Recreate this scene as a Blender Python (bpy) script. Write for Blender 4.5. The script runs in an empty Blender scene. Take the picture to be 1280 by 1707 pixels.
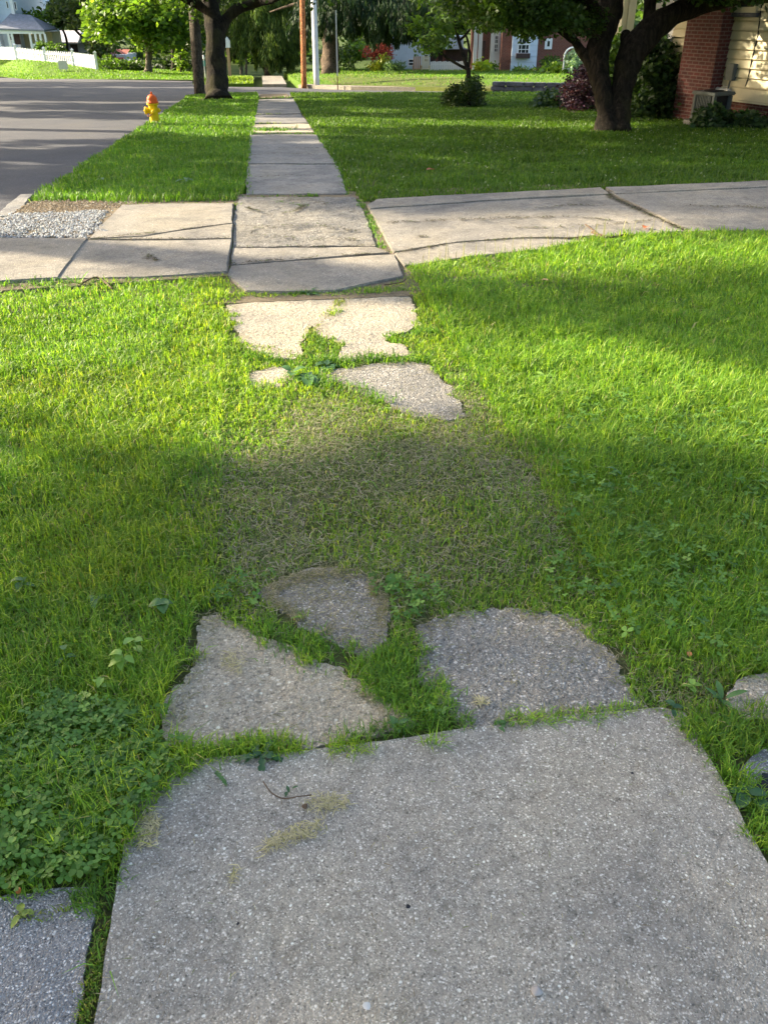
import bpy, bmesh, math, random
import numpy as np
from mathutils import Vector, noise as mnoise
R = math.radians
SC = bpy.context.scene
COL = SC.collection
random.seed(7)
RNG = np.random.default_rng(11)

# ------------------------------------------------------------------ camera
F, CX, CY = 1400.0, 640.0, 853.5            # focal length and centre of the 1280 x 1707 picture
PITCH, YAW, HCAM = math.atan(841.5 / F), R(8.19), 1.57
cam = bpy.data.objects.new('camera', bpy.data.cameras.new('camera'))
COL.objects.link(cam)
cam.location = (0, 0, HCAM)
cam.rotation_euler = (R(90) - PITCH, 0, -YAW)
cam.data.sensor_fit = 'VERTICAL'
cam.data.sensor_height = 24.0
cam.data.lens = 24.0 * F / 1707.0
cam.data.clip_start = 0.05
cam.data.clip_end = 2000
SC.camera = cam
# ------------------------------------------------------------------ light
SUN_EL, SUN_AZ = R(25), R(-64)              # azimuth measured from +Y towards +X
SC.world = bpy.data.worlds.new('World')
SC.world.use_nodes = True
wn = SC.world.node_tree
sky = wn.nodes.new('ShaderNodeTexSky')
sky.sky_type = 'NISHITA'
sky.sun_disc = False
sky.sun_elevation = SUN_EL
sky.sun_rotation = SUN_AZ
sky.air_density = 1.0
sky.dust_density = 4.0
sky.ozone_density = 0.5
wn.nodes['Background'].inputs[1].default_value = 0.10
wn.links.new(sky.outputs[0], wn.nodes['Background'].inputs[0])
sl = bpy.data.lights.new('sun', 'SUN')
sl.energy = 3.65
sl.angle = R(0.75)
sl.color = (1.0, 0.87, 0.66)
so = bpy.data.objects.new('sun', sl)
COL.objects.link(so)
SDIR = Vector((math.sin(SUN_AZ) * math.cos(SUN_EL), math.cos(SUN_AZ) * math.cos(SUN_EL), math.sin(SUN_EL)))
so.rotation_euler = SDIR.to_track_quat('Z', 'Y').to_euler()
so.location = (-20, 20, 30)
SC.view_settings.view_transform = 'Standard'
SC.view_settings.look = 'None'
SC.view_settings.gamma = 1.0
SC.view_settings.exposure = 2.36
SC.cycles.max_bounces = 6
SC.cycles.diffuse_bounces = 3
SC.cycles.glossy_bounces = 2
SC.cycles.transmission_bounces = 4

# ------------------------------------------------------------------ pixel helpers
def T(x, y):
    t = np.clip(np.asarray(y, float) - 7, 0, None)
    t = np.where(t < 3, t * t / 6, t - 1.5)
    return -0.044 * np.minimum(t, 80)

def ray(px, py):
    u, v = (px - CX) / F, -(py - CY) / F
    d = np.array([0, math.cos(PITCH), -math.sin(PITCH)]) + u * np.array([1., 0, 0]) + v * np.array([0, math.sin(PITCH), math.cos(PITCH)])
    c, s = math.cos(-YAW), math.sin(-YAW)
    return np.array([c * d[0] - s * d[1], s * d[0] + c * d[1], d[2]])

def at(px, py, zc):                          # the point seen at a pixel, zc metres in front of the camera
    d = ray(px, py) * zc
    return Vector((d[0], d[1], HCAM + d[2]))

def G(px, py, off=0.0):                      # where a pixel's ray meets the terrain
    d = ray(px, py); t = 0.5
    for i in range(3000):
        p = d * t
        z = HCAM + p[2] - float(T(p[0], p[1])) - off
        if z <= 0 or t > 400: break
        t += max(.0015, z * .5)
    return Vector((p[0], p[1], HCAM + p[2]))

def GP(pts): return [tuple(G(*p)[:2]) for p in pts]
RIGHT = Vector((math.cos(YAW), -math.sin(YAW), 0))
AWAY = Vector((math.sin(YAW), math.cos(YAW), 0))

# ------------------------------------------------------------------ materials
def nmat(name):
    m = bpy.data.materials.new(name); m.use_nodes = True
    return m, m.node_tree.nodes, m.node_tree.links, m.node_tree.nodes['Principled BSDF']

def ramp(N, L, src, stops, interp='LINEAR'):
    r = N.new('ShaderNodeValToRGB'); e = r.color_ramp.elements
    r.color_ramp.interpolation = interp
    while len(e) < len(stops): e.new(0.5)
    for el, (p, c) in zip(e, stops):
        el.position = p; el.color = (c[0], c[1], c[2], 1) if hasattr(c, '__len__') else (c, c, c, 1)
    L.new(src, r.inputs[0]); return r.outputs[0]

def mixc(N, L, fac, a, b, mode='MIX'):
    m = N.new('ShaderNodeMix'); m.data_type = 'RGBA'; m.blend_type = mode
    for i, v in ((0, fac), (6, a), (7, b)):
        if hasattr(v, 'is_linked'): L.new(v, m.inputs[i])
        elif i == 0: m.inputs[0].default_value = v
        else: m.inputs[i].default_value = (v[0], v[1], v[2], 1)
    return m.outputs[2]

def texn(N, L, kind, scale, co, **kw):
    t = N.new('ShaderNodeTex' + kind); t.inputs['Scale'].default_value = scale
    for k, v in kw.items():
        if k in t.inputs: t.inputs[k].default_value = v
        else: setattr(t, k, v)
    L.new(co, t.inputs['Vector']); return t

def coord(N, L, kind='Object'):
    return N.new('ShaderNodeTexCoord').outputs[kind]

def bump(N, L, src, dist, b, strength=1.0, prev=None):
    n = N.new('ShaderNodeBump'); n.inputs['Distance'].default_value = dist; n.inputs['Strength'].default_value = strength
    L.new(src, n.inputs['Height'])
    if prev: L.new(prev, n.inputs['Normal'])
    if b: L.new(n.outputs[0], b.inputs['Normal'])
    return n.outputs[0]

def plain(name, c, rough=0.6, var=0.12, scale=6.0, metal=0.0, bumpd=0.0, bscale=60):
    m, N, L, b = nmat(name); co = coord(N, L)
    n = texn(N, L, 'Noise', scale, co, Detail=6.0, Roughness=0.65)
    lo = tuple(x * (1 - var) for x in c); hi = tuple(min(1, x * (1 + var)) for x in c)
    L.new(ramp(N, L, n.outputs[0], [(.3, lo), (.7, hi)]), b.inputs['Base Color'])
    b.inputs['Roughness'].default_value = rough; b.inputs['Metallic'].default_value = metal
    b.inputs['Specular IOR Level'].default_value = .25
    if bumpd:
        n2 = texn(N, L, 'Noise', bscale, co, Detail=5.0)
        bump(N, L, n2.outputs[0], bumpd, b)
    return m

def concrete(name, base, tint, agg=(120, 260), contrast=1.0, bumpd=.0015, stain=.5, rough_noise=0.0, white=.5, worn=0.0, wsc=2.0, pit=0.0, psc=50):
    """exposed aggregate: two sizes of stones in a cement matrix, stains on top"""
    m, N, L, b = nmat(name); co = coord(N, L)
    w = texn(N, L, 'Noise', 30, co, Detail=2.0)
    add = N.new('ShaderNodeVectorMath'); add.operation = 'MULTIPLY_ADD'
    L.new(w.outputs['Color'], add.inputs[0]); add.inputs[1].default_value = (.012,) * 3; L.new(co, add.inputs[2])
    cov = add.outputs[0]
    v1 = texn(N, L, 'Voronoi', agg[0], cov); v2 = texn(N, L, 'Voronoi', agg[1], cov)
    s1 = N.new('ShaderNodeSeparateColor'); L.new(v1.outputs['Color'], s1.inputs[0])
    s2 = N.new('ShaderNodeSeparateColor'); L.new(v2.outputs['Color'], s2.inputs[0])
    k = contrast
    def g(f): return tuple(max(.01, min(.8, x * f)) for x in base)
    c1 = ramp(N, L, s1.outputs[0], [(0, g(1 - .55 * k)), (.18, g(1 - .25 * k)), (.5, g(1)), (.8, g(1 + .25 * k)), (.93, tuple(x * (1 + white * k) for x in tint)), (1, tuple(x * (1 + 1.3 * white * k) for x in tint))])
    c2 = ramp(N, L, s2.outputs[1], [(0, g(1 - .5 * k)), (.3, g(1 - .15 * k)), (.75, g(1.05)), (.95, tuple(x * (1 + white * k) for x in tint))])
    big = ramp(N, L, s1.outputs[2], [(.45, 0), (.55, 1)])
    c = mixc(N, L, big, c1, c2)
    mtx = ramp(N, L, v1.outputs['Distance'], [(.35, 0), (.75, .8)])
    c = mixc(N, L, mtx, c, g(.8))
    v3 = texn(N, L, 'Voronoi', agg[0] * .42, cov, Randomness=1.0); s3 = N.new('ShaderNodeSeparateColor'); L.new(v3.outputs['Color'], s3.inputs[0])
    pk = ramp(N, L, s3.outputs[0], [(.84, 0), (.86, 1)]); pd = ramp(N, L, v3.outputs['Distance'], [(.22, 1), (.34, 0)])
    pm = N.new('ShaderNodeMath'); pm.operation = 'MULTIPLY'; L.new(pk, pm.inputs[0]); L.new(pd, pm.inputs[1])
    pcol = ramp(N, L, s3.outputs[1], [(0, g(.45)), (.35, g(1.2)), (.6, tuple(x * 1.25 for x in tint)), (1, tuple(min(.75, x * 1.7) for x in tint))])
    c = mixc(N, L, pm.outputs[0], c, pcol)
    if worn:
        nw = texn(N, L, 'Noise', wsc, co, Detail=10.0, Roughness=.72, Distortion=.4)
        wf = ramp(N, L, nw.outputs[0], [(.46, 0), (.58, worn)])
        wc = ramp(N, L, s2.outputs[0], [(0, g(.35)), (.5, g(.72)), (.85, g(.95)), (1, tuple(x * 1.3 for x in tint))])
        c = mixc(N, L, wf, c, wc)
    n0 = texn(N, L, 'Noise', .9, co, Detail=3.0)
    c = mixc(N, L, 1.0, c, ramp(N, L, n0.outputs[0], [(.3, (.80, .81, .84)), (.5, (1, 1, 1)), (.7, (1.10, 1.07, 1.0))]), 'MULTIPLY')
    n1 = texn(N, L, 'Noise', 1.7, co, Detail=7.0, Roughness=.62)
    st = ramp(N, L, n1.outputs[0], [(.3, (1 - .45 * stain, 1 - .43 * stain, 1 - .38 * stain)), (.5, (1, 1, 1)), (.72, (1.0, .97, .9))])
    c = mixc(N, L, 1.0, c, st, 'MULTIPLY')
    n2 = texn(N, L, 'Noise', 9, co, Detail=8.0, Roughness=.7)
    st2 = ramp(N, L, n2.outputs[0], [(.28, (.62, .6, .58)), (.45, (1, 1, 1))])
    c = mixc(N, L, .55, c, mixc(N, L, 1.0, c, st2, 'MULTIPLY'))
    np_ = texn(N, L, 'Noise', psc, co, Detail=7.0, Roughness=.7, Distortion=.3)
    if pit:
        c = mixc(N, L, 1.0, c, ramp(N, L, np_.outputs[0], [(.33, (1 - pit,) * 3), (.47, (1, 1, 1)), (.66, (1 + .35 * pit, 1 + .33 * pit, 1 + .28 * pit))]), 'MULTIPLY')
    L.new(c, b.inputs['Base Color'])
    b.inputs['Roughness'].default_value = .9
    b.inputs['Specular IOR Level'].default_value = .25
    hgt = ramp(N, L, v1.outputs['Distance'], [(0, 1), (.8, 0)])
    nb = bump(N, L, hgt, bumpd, None)
    if pit: nb = bump(N, L, np_.outputs[0], .012 * pit, None, 1.0, nb)
    n3 = texn(N, L, 'Noise', 45, co, Detail=6.0)
    bump(N, L, n3.outputs[0], .002 + rough_noise, b, 1.0, nb)
    return m

def vcol_leaf(name, trans=.4, rough=.55, spec=.3, tboost=1.5):
    m, N, L, b = nmat(name)
    a = N.new('ShaderNodeAttribute'); a.attribute_name = 'col'
    L.new(a.outputs['Color'], b.inputs['Base Color'])
    b.inputs['Roughness'].default_value = rough; b.inputs['Specular IOR Level'].default_value = spec
    t = N.new('ShaderNodeBsdfTranslucent')
    c = mixc(N, L, 1.0, a.outputs['Color'], (1.0 * tboost, 1.0 * tboost, .45 * tboost), 'MULTIPLY')
    L.new(c, t.inputs[0])
    mx = N.new('ShaderNodeMixShader'); mx.inputs[0].default_value = trans
    L.new(b.outputs[0], mx.inputs[1]); L.new(t.outputs[0], mx.inputs[2])
    L.new(mx.outputs[0], N['Material Output'].inputs[0])
    return m

def bark(name, c, lich=.2, sc=(26, 26, 5)):
    m, N, L, b = nmat(name); co = coord(N, L)
    mp = N.new('ShaderNodeMapping'); mp.inputs['Scale'].default_value = (sc[0] / 5, sc[1] / 5, sc[2] / 5); L.new(co, mp.inputs[0])
    n = texn(N, L, 'Noise', 3.2, mp.outputs[0], Detail=9.0, Roughness=.72, Distortion=.8)
    n2 = texn(N, L, 'Noise', 1.6, co, Detail=5.0)
    c1 = ramp(N, L, n.outputs[0], [(.36, tuple(x * .25 for x in c)), (.5, c), (.62, tuple(x * 2.1 for x in c)), (.75, tuple(x * 2.8 for x in c))])
    c2 = mixc(N, L, ramp(N, L, n2.outputs[0], [(.48, 0), (.66, lich)]), c1, (.06, .055, .018))
    L.new(c2, b.inputs['Base Color']); b.inputs['Roughness'].default_value = .95
    b.inputs['Specular IOR Level'].default_value = .2
    bump(N, L, n.outputs[0], .06, b)
    return m

def brickm(name, c1, c2, mortar, scale=1.0, rot=0.0):
    m, N, L, b = nmat(name); co = coord(N, L)
    sp = N.new('ShaderNodeSeparateXYZ'); L.new(co, sp.inputs[0])
    ad = N.new('ShaderNodeMath'); L.new(sp.outputs[0], ad.inputs[0]); L.new(sp.outputs[1], ad.inputs[1])
    cb = N.new('ShaderNodeCombineXYZ'); L.new(ad.outputs[0], cb.inputs[0]); L.new(sp.outputs[2], cb.inputs[1])
    t = N.new('ShaderNodeTexBrick'); L.new(cb.outputs[0], t.inputs['Vector'])
    t.inputs['Scale'].default_value = 1.0
    t.inputs['Brick Width'].default_value = .21 * scale; t.inputs['Row Height'].default_value = .075 * scale
    t.inputs['Mortar Size'].default_value = .011 * scale; t.inputs['Bias'].default_value = -.1
    t.inputs['Color1'].default_value = (*c1, 1); t.inputs['Color2'].default_value = (*c2, 1); t.inputs['Mortar'].default_value = (*mortar, 1)
    n = texn(N, L, 'Noise', 9, co, Detail=6.0)
    c = mixc(N, L, .5, t.outputs[0], ramp(N, L, n.outputs[0], [(.3, .5), (.7, 1.0)]), 'MULTIPLY')
    L.new(c, b.inputs['Base Color']); b.inputs['Roughness'].default_value = .85
    inv = N.new('ShaderNodeMath'); inv.operation = 'SUBTRACT'; inv.inputs[0].default_value = 1; L.new(t.outputs['Fac'], inv.inputs[1])
    bump(N, L, inv.outputs[0], .008, b)
    return m

def soilm(name, a, c, sc=20, gr=None):
    m, N, L, b = nmat(name); co = coord(N, L)
    n = texn(N, L, 'Noise', sc, co, Detail=9.0, Roughness=.75)
    n2 = texn(N, L, 'Noise', .8, co, Detail=5.0)
    c1 = ramp(N, L, n.outputs[0], [(.32, a), (.68, c)])
    if gr: c1 = mixc(N, L, ramp(N, L, n2.outputs[0], [(.35, .55), (.6, 1)]), c1, mixc(N, L, n.outputs[0], tuple(x * .6 for x in gr), tuple(x * 1.3 for x in gr)))
    L.new(c1, b.inputs['Base Color']); b.inputs['Roughness'].default_value = 1.0
    b.inputs['Specular IOR Level'].default_value = .1
    bump(N, L, n.outputs[0], .02, b)
    return m

M = {}
M['slab_front'] = concrete('front_slab_concrete', (.335, .300, .240), (.48, .445, .38), (230, 430), 1.05, .0014, .75, white=.32, pit=.3, psc=24)
M['slab_worn'] = concrete('worn_slab_concrete', (.42, .365, .27), (.50, .45, .36), (150, 330), .95, .003, .5, .006, white=.3, worn=.35, wsc=5, pit=.55, psc=60)
M['slab_rough'] = concrete('rough_slab_concrete', (.275, .255, .215), (.43, .405, .36), (150, 320), 1.15, .004, .5, .007, white=.45, worn=.5, wsc=6, pit=.5, psc=55)
M['slab_path'] = concrete('path_concrete', (.235, .225, .205), (.34, .33, .3), (140, 280), .8, .002, 1.0, .003, white=.35, worn=.8, wsc=2.2, pit=.35, psc=16)
M['slab_drive'] = concrete('drive_concrete', (.265, .24, .195), (.36, .33, .28), (150, 300), .8, .002, 1.0, .002, white=.35, worn=.75, wsc=2.6, pit=.25, psc=14)
M['slab_flaky'] = concrete('flaking_concrete', (.205, .19, .16), (.36, .34, .30), (120, 260), .9, .003, 1.0, .005, white=.4, worn=.85, wsc=3.0, pit=.5, psc=18)
M['asphalt_rough'] = concrete('coarse_asphalt', (.27, .262, .248), (.46, .45, .42), (230, 420), 1.1, .004, .4, .004, white=.5)
M['asphalt'] = concrete('road_asphalt', (.070, .070, .076), (.11, .11, .115), (90, 190), .6, .001, .5, white=.2)
M['tar'] = plain('black_sealer', (.012, .013, .018), .45, .3, 30, 0, .001, 120)
M['soil'] = soilm('lawn_soil', (.07, .065, .03), (.19, .165, .085), 60, (.10, .12, .04))
M['thatch'] = soilm('thin_thatch', (.07, .07, .035), (.19, .175, .105), 60)
M['dirt'] = soilm('bare_dirt', (.12, .095, .06), (.27, .22, .15), 30)
M['sand'] = soilm('sandy_soil', (.13, .11, .07), (.30, .26, .185), 40, (.12, .12, .06))
M['farlawn'] = soilm('mown_far_lawn', (.05, .09, .012), (.12, .19, .03), 9, (.085, .15, .018))
M['groundm'] = soilm('rough_ground', (.03, .045, .012), (.07, .09, .025), 4, (.05, .08, .015))
M['bankdirt'] = soilm('bank_dirt', (.05, .05, .02), (.17, .14, .065), 5, (.09, .12, .025))
M['blade'] = vcol_leaf('grass_blade', .42, .5, .3, 1.7)
M['leaf'] = vcol_leaf('leaf', .38, .5, .3, 1.6)
M['needle'] = vcol_leaf('needle', .2, .6, .2, 1.3)
M['dry'] = vcol_leaf('dry_blade', .25, .8, .1, 1.2)
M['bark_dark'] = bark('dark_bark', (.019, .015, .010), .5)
M['bark_conif'] = bark('conifer_bark', (.085, .062, .042), .1)
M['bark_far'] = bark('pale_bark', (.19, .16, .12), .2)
M['pole_grey'] = bark('weathered_pole', (.06, .048, .035), .1, (30, 30, 1.2))
M['pole_brown'] = bark('brown_pole', (.30, .12, .045), 0, (30, 30, 1.2))
M['pole_white'] = plain('pale_metal', (.50, .49, .45), .5, .1, 3)
M['white'] = plain('white_paint', (.75, .76, .76), .5, .05, 4)
M['bluewhite'] = plain('pale_blue_paint', (.58, .66, .76), .55, .06, 4)
M['cream'] = plain('cream_paint', (.58, .52, .34), .55, .1, 3)
M['brick'] = brickm('red_brick', (.125, .025, .018), (.075, .018, .014), (.17, .11, .09), .85)
M['brick_far'] = brickm('far_red_brick', (.22, .065, .04), (.16, .05, .032), (.22, .13, .1), 1.0)
M['slate'] = plain('grey_shingle', (.22, .23, .26), .8, .25, 3, 0, .01, 12)
M['redroof'] = plain('red_shingle', (.32, .11, .085), .8, .2, 3, 0, .01, 12)
M['greywall'] = plain('grey_wall', (.42, .40, .42), .7, .08, 3)
M['darkwood'] = plain('dark_wood', (.07, .045, .04), .7, .3, 5)
M['glass'] = plain('dark_glass', (.02, .025, .03), .08, .3, 2)
M['iron_yellow'] = plain('yellow_paint', (.74, .49, .004), .5, .1, 12, 0, .002, 40)
M['iron_orange'] = plain('orange_paint', (.64, .10, .008), .55, .1, 12, 0, .002, 40)
M['ac_grey'] = plain('ac_grey_paint', (.085, .10, .095), .5, .08, 6)
M['black'] = plain('black_grille', (.012, .012, .013), .6, .2, 5)
M['stone'] = plain('dark_stone', (.10, .10, .11), .85, .5, 3.5, 0, .05, 6)
M['pebble'] = plain('pebble', (.34, .31, .28), .8, .2, 30)
M['twig'] = plain('twig_bark', (.10, .065, .04), .9, .3, 60)
M['signgreen'] = plain('green_sign', (.02, .25, .17), .4, .1, 5)
M['rust'] = plain('rusty_steel', (.2, .08, .04), .8, .3, 8)
M['wood'] = plain('tan_wood', (.42, .27, .15), .7, .2, 5)

# ------------------------------------------------------------------ object helpers
def tag(o, label=None, cat=None, group=None, kind=None):
    if label: o['label'] = label
    if cat: o['category'] = cat
    if group: o['group'] = group
    if kind: o['kind'] = kind
    return o

def empty(name, loc, rz=0.0, label=None, cat=None, group=None):
    o = bpy.data.objects.new(name, None); COL.objects.link(o)
    o.location = loc; o.rotation_euler = (0, 0, rz); o.empty_display_size = .2
    return tag(o, label, cat, group)

def link(name, me, mat, parent=None, smooth=False):
    o = bpy.data.objects.new(name, me); COL.objects.link(o)
    for m in (mat if isinstance(mat, (list, tuple)) else [mat]): me.materials.append(m)
    if parent:
        o.parent = parent
        if parent.get('_world'): pass
    if smooth: me.polygons.foreach_set('use_smooth', [True] * len(me.polygons))
    return o

class MB:
    def __init__(s): s.v = []; s.f = []
    def add(s, vs, fs):
        n = len(s.v); s.v += [tuple(v) for v in vs]; s.f += [tuple(i + n for i in f) for f in fs]
        return s
    def box(s, x0, x1, y0, y1, z0, z1):
        return s.add([(x0, y0, z0), (x1, y0, z0), (x1, y1, z0), (x0, y1, z0), (x0, y0, z1), (x1, y0, z1), (x1, y1, z1), (x0, y1, z1)],
                     [(3, 2, 1, 0), (4, 5, 6, 7), (0, 1, 5, 4), (1, 2, 6, 5), (2, 3, 7, 6), (3, 0, 4, 7)])
    def prism(s, pts, y0, y1):                       # outline in x,z pushed along y
        n = len(pts)
        return s.add([(x, y0, z) for x, z in pts] + [(x, y1, z) for x, z in pts],
                     [tuple(range(n)), tuple(range(2 * n - 1, n - 1, -1))] + [(i, i + n, (i + 1) % n + n, (i + 1) % n) for i in range(n)])
    def tube(s, pts, rs, n=10, cap=True, wob=0.0):
        pts = [Vector(p) for p in pts]; vs = []; ref = Vector((.31, .94, .12))
        for i, p in enumerate(pts):
            d = (pts[min(i + 1, len(pts) - 1)] - pts[max(i - 1, 0)]).normalized()
            a = d.cross(ref); a = a.normalized() if a.length > .05 else d.orthogonal().normalized()
            b = d.cross(a)
            for k in range(n):
                t = 2 * math.pi * k / n
                r = rs[i] * (1 + wob * (mnoise.noise(Vector((math.cos(t) * 1.3, math.sin(t) * 1.3, p.z * .9 + i * .3))) * 1.6))
                vs.append(p + a * math.cos(t) * r + b * math.sin(t) * r)
        m = len(pts)
        fs = [(i * n + k, i * n + (k + 1) % n, (i + 1) * n + (k + 1) % n, (i + 1) * n + k) for i in range(m - 1) for k in range(n)]
        if cap: fs += [tuple(range(n - 1, -1, -1)), tuple(range((m - 1) * n, m * n))]
        return s.add(vs, fs)
    def lathe(s, prof, n=20, c=(0, 0, 0)):           # profile (r, z) about a vertical axis
        vs = [(c[0] + r * math.cos(2 * math.pi * k / n), c[1] + r * math.sin(2 * math.pi * k / n), c[2] + z) for r, z in prof for k in range(n)]
        m = len(prof)
        fs = [(i * n + k, i * n + (k + 1) % n, (i + 1) * n + (k + 1) % n, (i + 1) * n + k) for i in range(m - 1) for k in range(n)]
        return s.add(vs, fs + [tuple(range(n - 1, -1, -1)), tuple(range((m - 1) * n, m * n))])
    def build(s, name, mat, parent=None, smooth=False, bevel=0.0):
        me = bpy.data.meshes.new(name); me.from_pydata(s.v, [], s.f); me.validate()
        bm = bmesh.new(); bm.from_mesh(me); bmesh.ops.recalc_face_normals(bm, faces=bm.faces)
        if bevel: bmesh.ops.bevel(bm, geom=bm.edges[:], offset=bevel, segments=2, affect='EDGES', clamp_overlap=True)
        bm.to_mesh(me); bm.free()
        return link(name, me, mat, parent, smooth)

def refine(pts, rad, depth=3):                       # curved, evenly sampled limb through the given points
    pts = [Vector(p) for p in pts]; out = []; rr = []
    for i in range(len(pts) - 1):
        p0, p1, p2, p3 = pts[max(i - 1, 0)], pts[i], pts[i + 1], pts[min(i + 2, len(pts) - 1)]
        for k in range(depth):
            t = k / depth
            out.append(.5 * ((2 * p1) + (p2 - p0) * t + (2 * p0 - 5 * p1 + 4 * p2 - p3) * t * t + (3 * p1 - p0 - 3 * p2 + p3) * t ** 3))
            rr.append(rad[i] * (1 - t) + rad[i + 1] * t)
    return out + [pts[-1]], rr + [rad[-1]]

def npmesh(name, verts, faces, col, mat, parent=None):
    """verts (n,3), faces list of int arrays (m,k), col (n,3)"""
    me = bpy.data.meshes.new(name)
    me.vertices.add(len(verts)); me.vertices.foreach_set('co', np.asarray(verts, np.float32).ravel())
    tot = np.concatenate([np.full(len(f), f.shape[1], np.int32) for f in faces])
    idx = np.concatenate([f.ravel() for f in faces]).astype(np.int32)
    me.loops.add(len(idx)); me.loops.foreach_set('vertex_index', idx)
    me.polygons.add(len(tot))
    st = np.concatenate([[0], np.cumsum(tot)[:-1]]).astype(np.int32)
    me.polygons.foreach_set('loop_start', st)
    me.update(calc_edges=True)
    a = me.color_attributes.new('col', 'FLOAT_COLOR', 'POINT')
    c4 = np.ones((len(verts), 4), np.float32); c4[:, :3] = np.clip(col, .002, .9)
    a.data.foreach_set('color', c4.ravel())
    return link(name, me, mat, parent)

def pick(pal, n):
    pal = np.array(pal, float)
    w = pal[:, 3] / pal[:, 3].sum()
    return pal[RNG.choice(len(pal), n, p=w), :3] * RNG.normal(1, .14, (n, 1)).clip(.6, 1.5)

def blades(name, P, h, w, col, mat, lean=.5, parent=None, flat=False):
    n = len(P); a = RNG.uniform(0, 2 * np.pi, n)
    A = np.stack([np.cos(a), np.sin(a), np.zeros(n)], 1)
    b = a + np.pi / 2 + RNG.normal(0, .5, n)
    B = np.stack([np.cos(b), np.sin(b), np.zeros(n)], 1)
    ln = np.abs(RNG.normal(lean, lean * .5, n)).clip(0, 1.6)[:, None]
    h = h[:, None]; w = w[:, None]; U = np.array([0, 0, 1.0])
    if flat:
        mid = P + B * h * .5 + U * RNG.uniform(.1, .35, (n, 1)) * h * .3; tip = P + B * h + U * RNG.uniform(-.05, .1, (n, 1)) * h
    else:
        mid = P + U * h * .6 + B * h * ln * .35; tip = P + U * h * (1 - .35 * ln.clip(0, 1.3)) + B * h * ln
    V = np.stack([P - A * w * .5, P + A * w * .5, mid + A * w * .42, mid - A * w * .42, tip], 1).reshape(-1, 3)
    i = np.arange(n)[:, None] * 5
    C = np.repeat(col, 5, 0)
    return npmesh(name, V, [i + np.array([[0, 1, 2, 3]]), i + np.array([[3, 2, 4]])], C, mat, parent)

def leaves(name, P, size, col, mat, parent=None, droop=.3, aspect=.55, axis=None):
    n = len(P)
    d = RNG.normal(0, 1, (n, 3)); d[:, 2] = d[:, 2] * .5 - droop
    if axis is not None: d = d * .35 + axis
    d /= np.linalg.norm(d, axis=1, keepdims=True) + 1e-9
    r = RNG.normal(0, 1, (n, 3)); r -= (r * d).sum(1, keepdims=True) * d; r /= np.linalg.norm(r, axis=1, keepdims=True) + 1e-9
    nn = np.cross(d, r); s = size[:, None]
    V = np.stack([P, P + d * s * .5 + r * s * aspect * .5 + nn * s * .08, P + d * s, P + d * s * .5 - r * s * aspect * .5 + nn * s * .08], 1).reshape(-1, 3)
    i = np.arange(n)[:, None] * 4
    return npmesh(name, V, [i + np.array([[0, 1, 2]]), i + np.array([[0, 2, 3]])], np.repeat(col, 4, 0), mat, parent)

def clumps(centers, radii, per, shell=.55, flat=.8):
    out = []
    for c, r, k in zip(centers, radii, per):
        d = RNG.normal(0, 1, (k, 3)); d /= np.linalg.norm(d, axis=1, keepdims=True)
        q = d * (r * (shell + (1 - shell) * RNG.uniform(0, 1, (k, 1)) ** .6)); q[:, 2] *= flat
        out.append(np.array(c)[None] + q * RNG.uniform(.45, 1.1, (k, 1)))
    return np.concatenate(out)

def inpoly(x, y, poly):
    c = np.zeros(len(x), bool); n = len(poly)
    for i in range(n):
        x0, y0 = poly[i]; x1, y1 = poly[(i + 1) % n]
        if y0 == y1: continue
        k = ((y0 > y) != (y1 > y)) & (x < (x1 - x0) * (y - y0) / (y1 - y0) + x0)
        c ^= k
    return c

def grow(poly, d):
    c = np.mean(np.array(poly), 0)
    return [tuple(np.array(p) + (np.array(p) - c) / (np.linalg.norm(np.array(p) - c) + 1e-6) * d) for p in poly]

def jag(poly, step, amp, seed=0.0):
    out = []
    n = len(poly)
    for i in range(n):
        a, b = Vector(poly[i]), Vector(poly[(i + 1) % n]); l = (b - a).length
        k = max(1, int(l / step))
        for j in range(k):
            p = a + (b - a) * j / k
            f = lambda s, q: mnoise.noise(Vector((p.x * s, p.y * s, seed + q)))
            out.append((p.x + amp * (f(7, 0) + .7 * f(23, 3) + .4 * f(60, 6)), p.y + amp * (f(7, 11) + .7 * f(23, 14) + .4 * f(60, 17))))
    return out

def rounded(poly, k=4):                              # smooth closed outline through the points
    n = len(poly); P = [Vector(p) for p in poly]; out = []
    for i in range(n):
        p0, p1, p2, p3 = P[i - 1], P[i], P[(i + 1) % n], P[(i + 2) % n]
        for j in range(k):
            t = j / k
            q = .5 * ((2 * p1) + (p2 - p0) * t + (2 * p0 - 5 * p1 + 4 * p2 - p3) * t * t + (3 * p1 - p0 - 3 * p2 + p3) * t ** 3)
            out.append((q.x, q.y))
    return out

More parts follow.
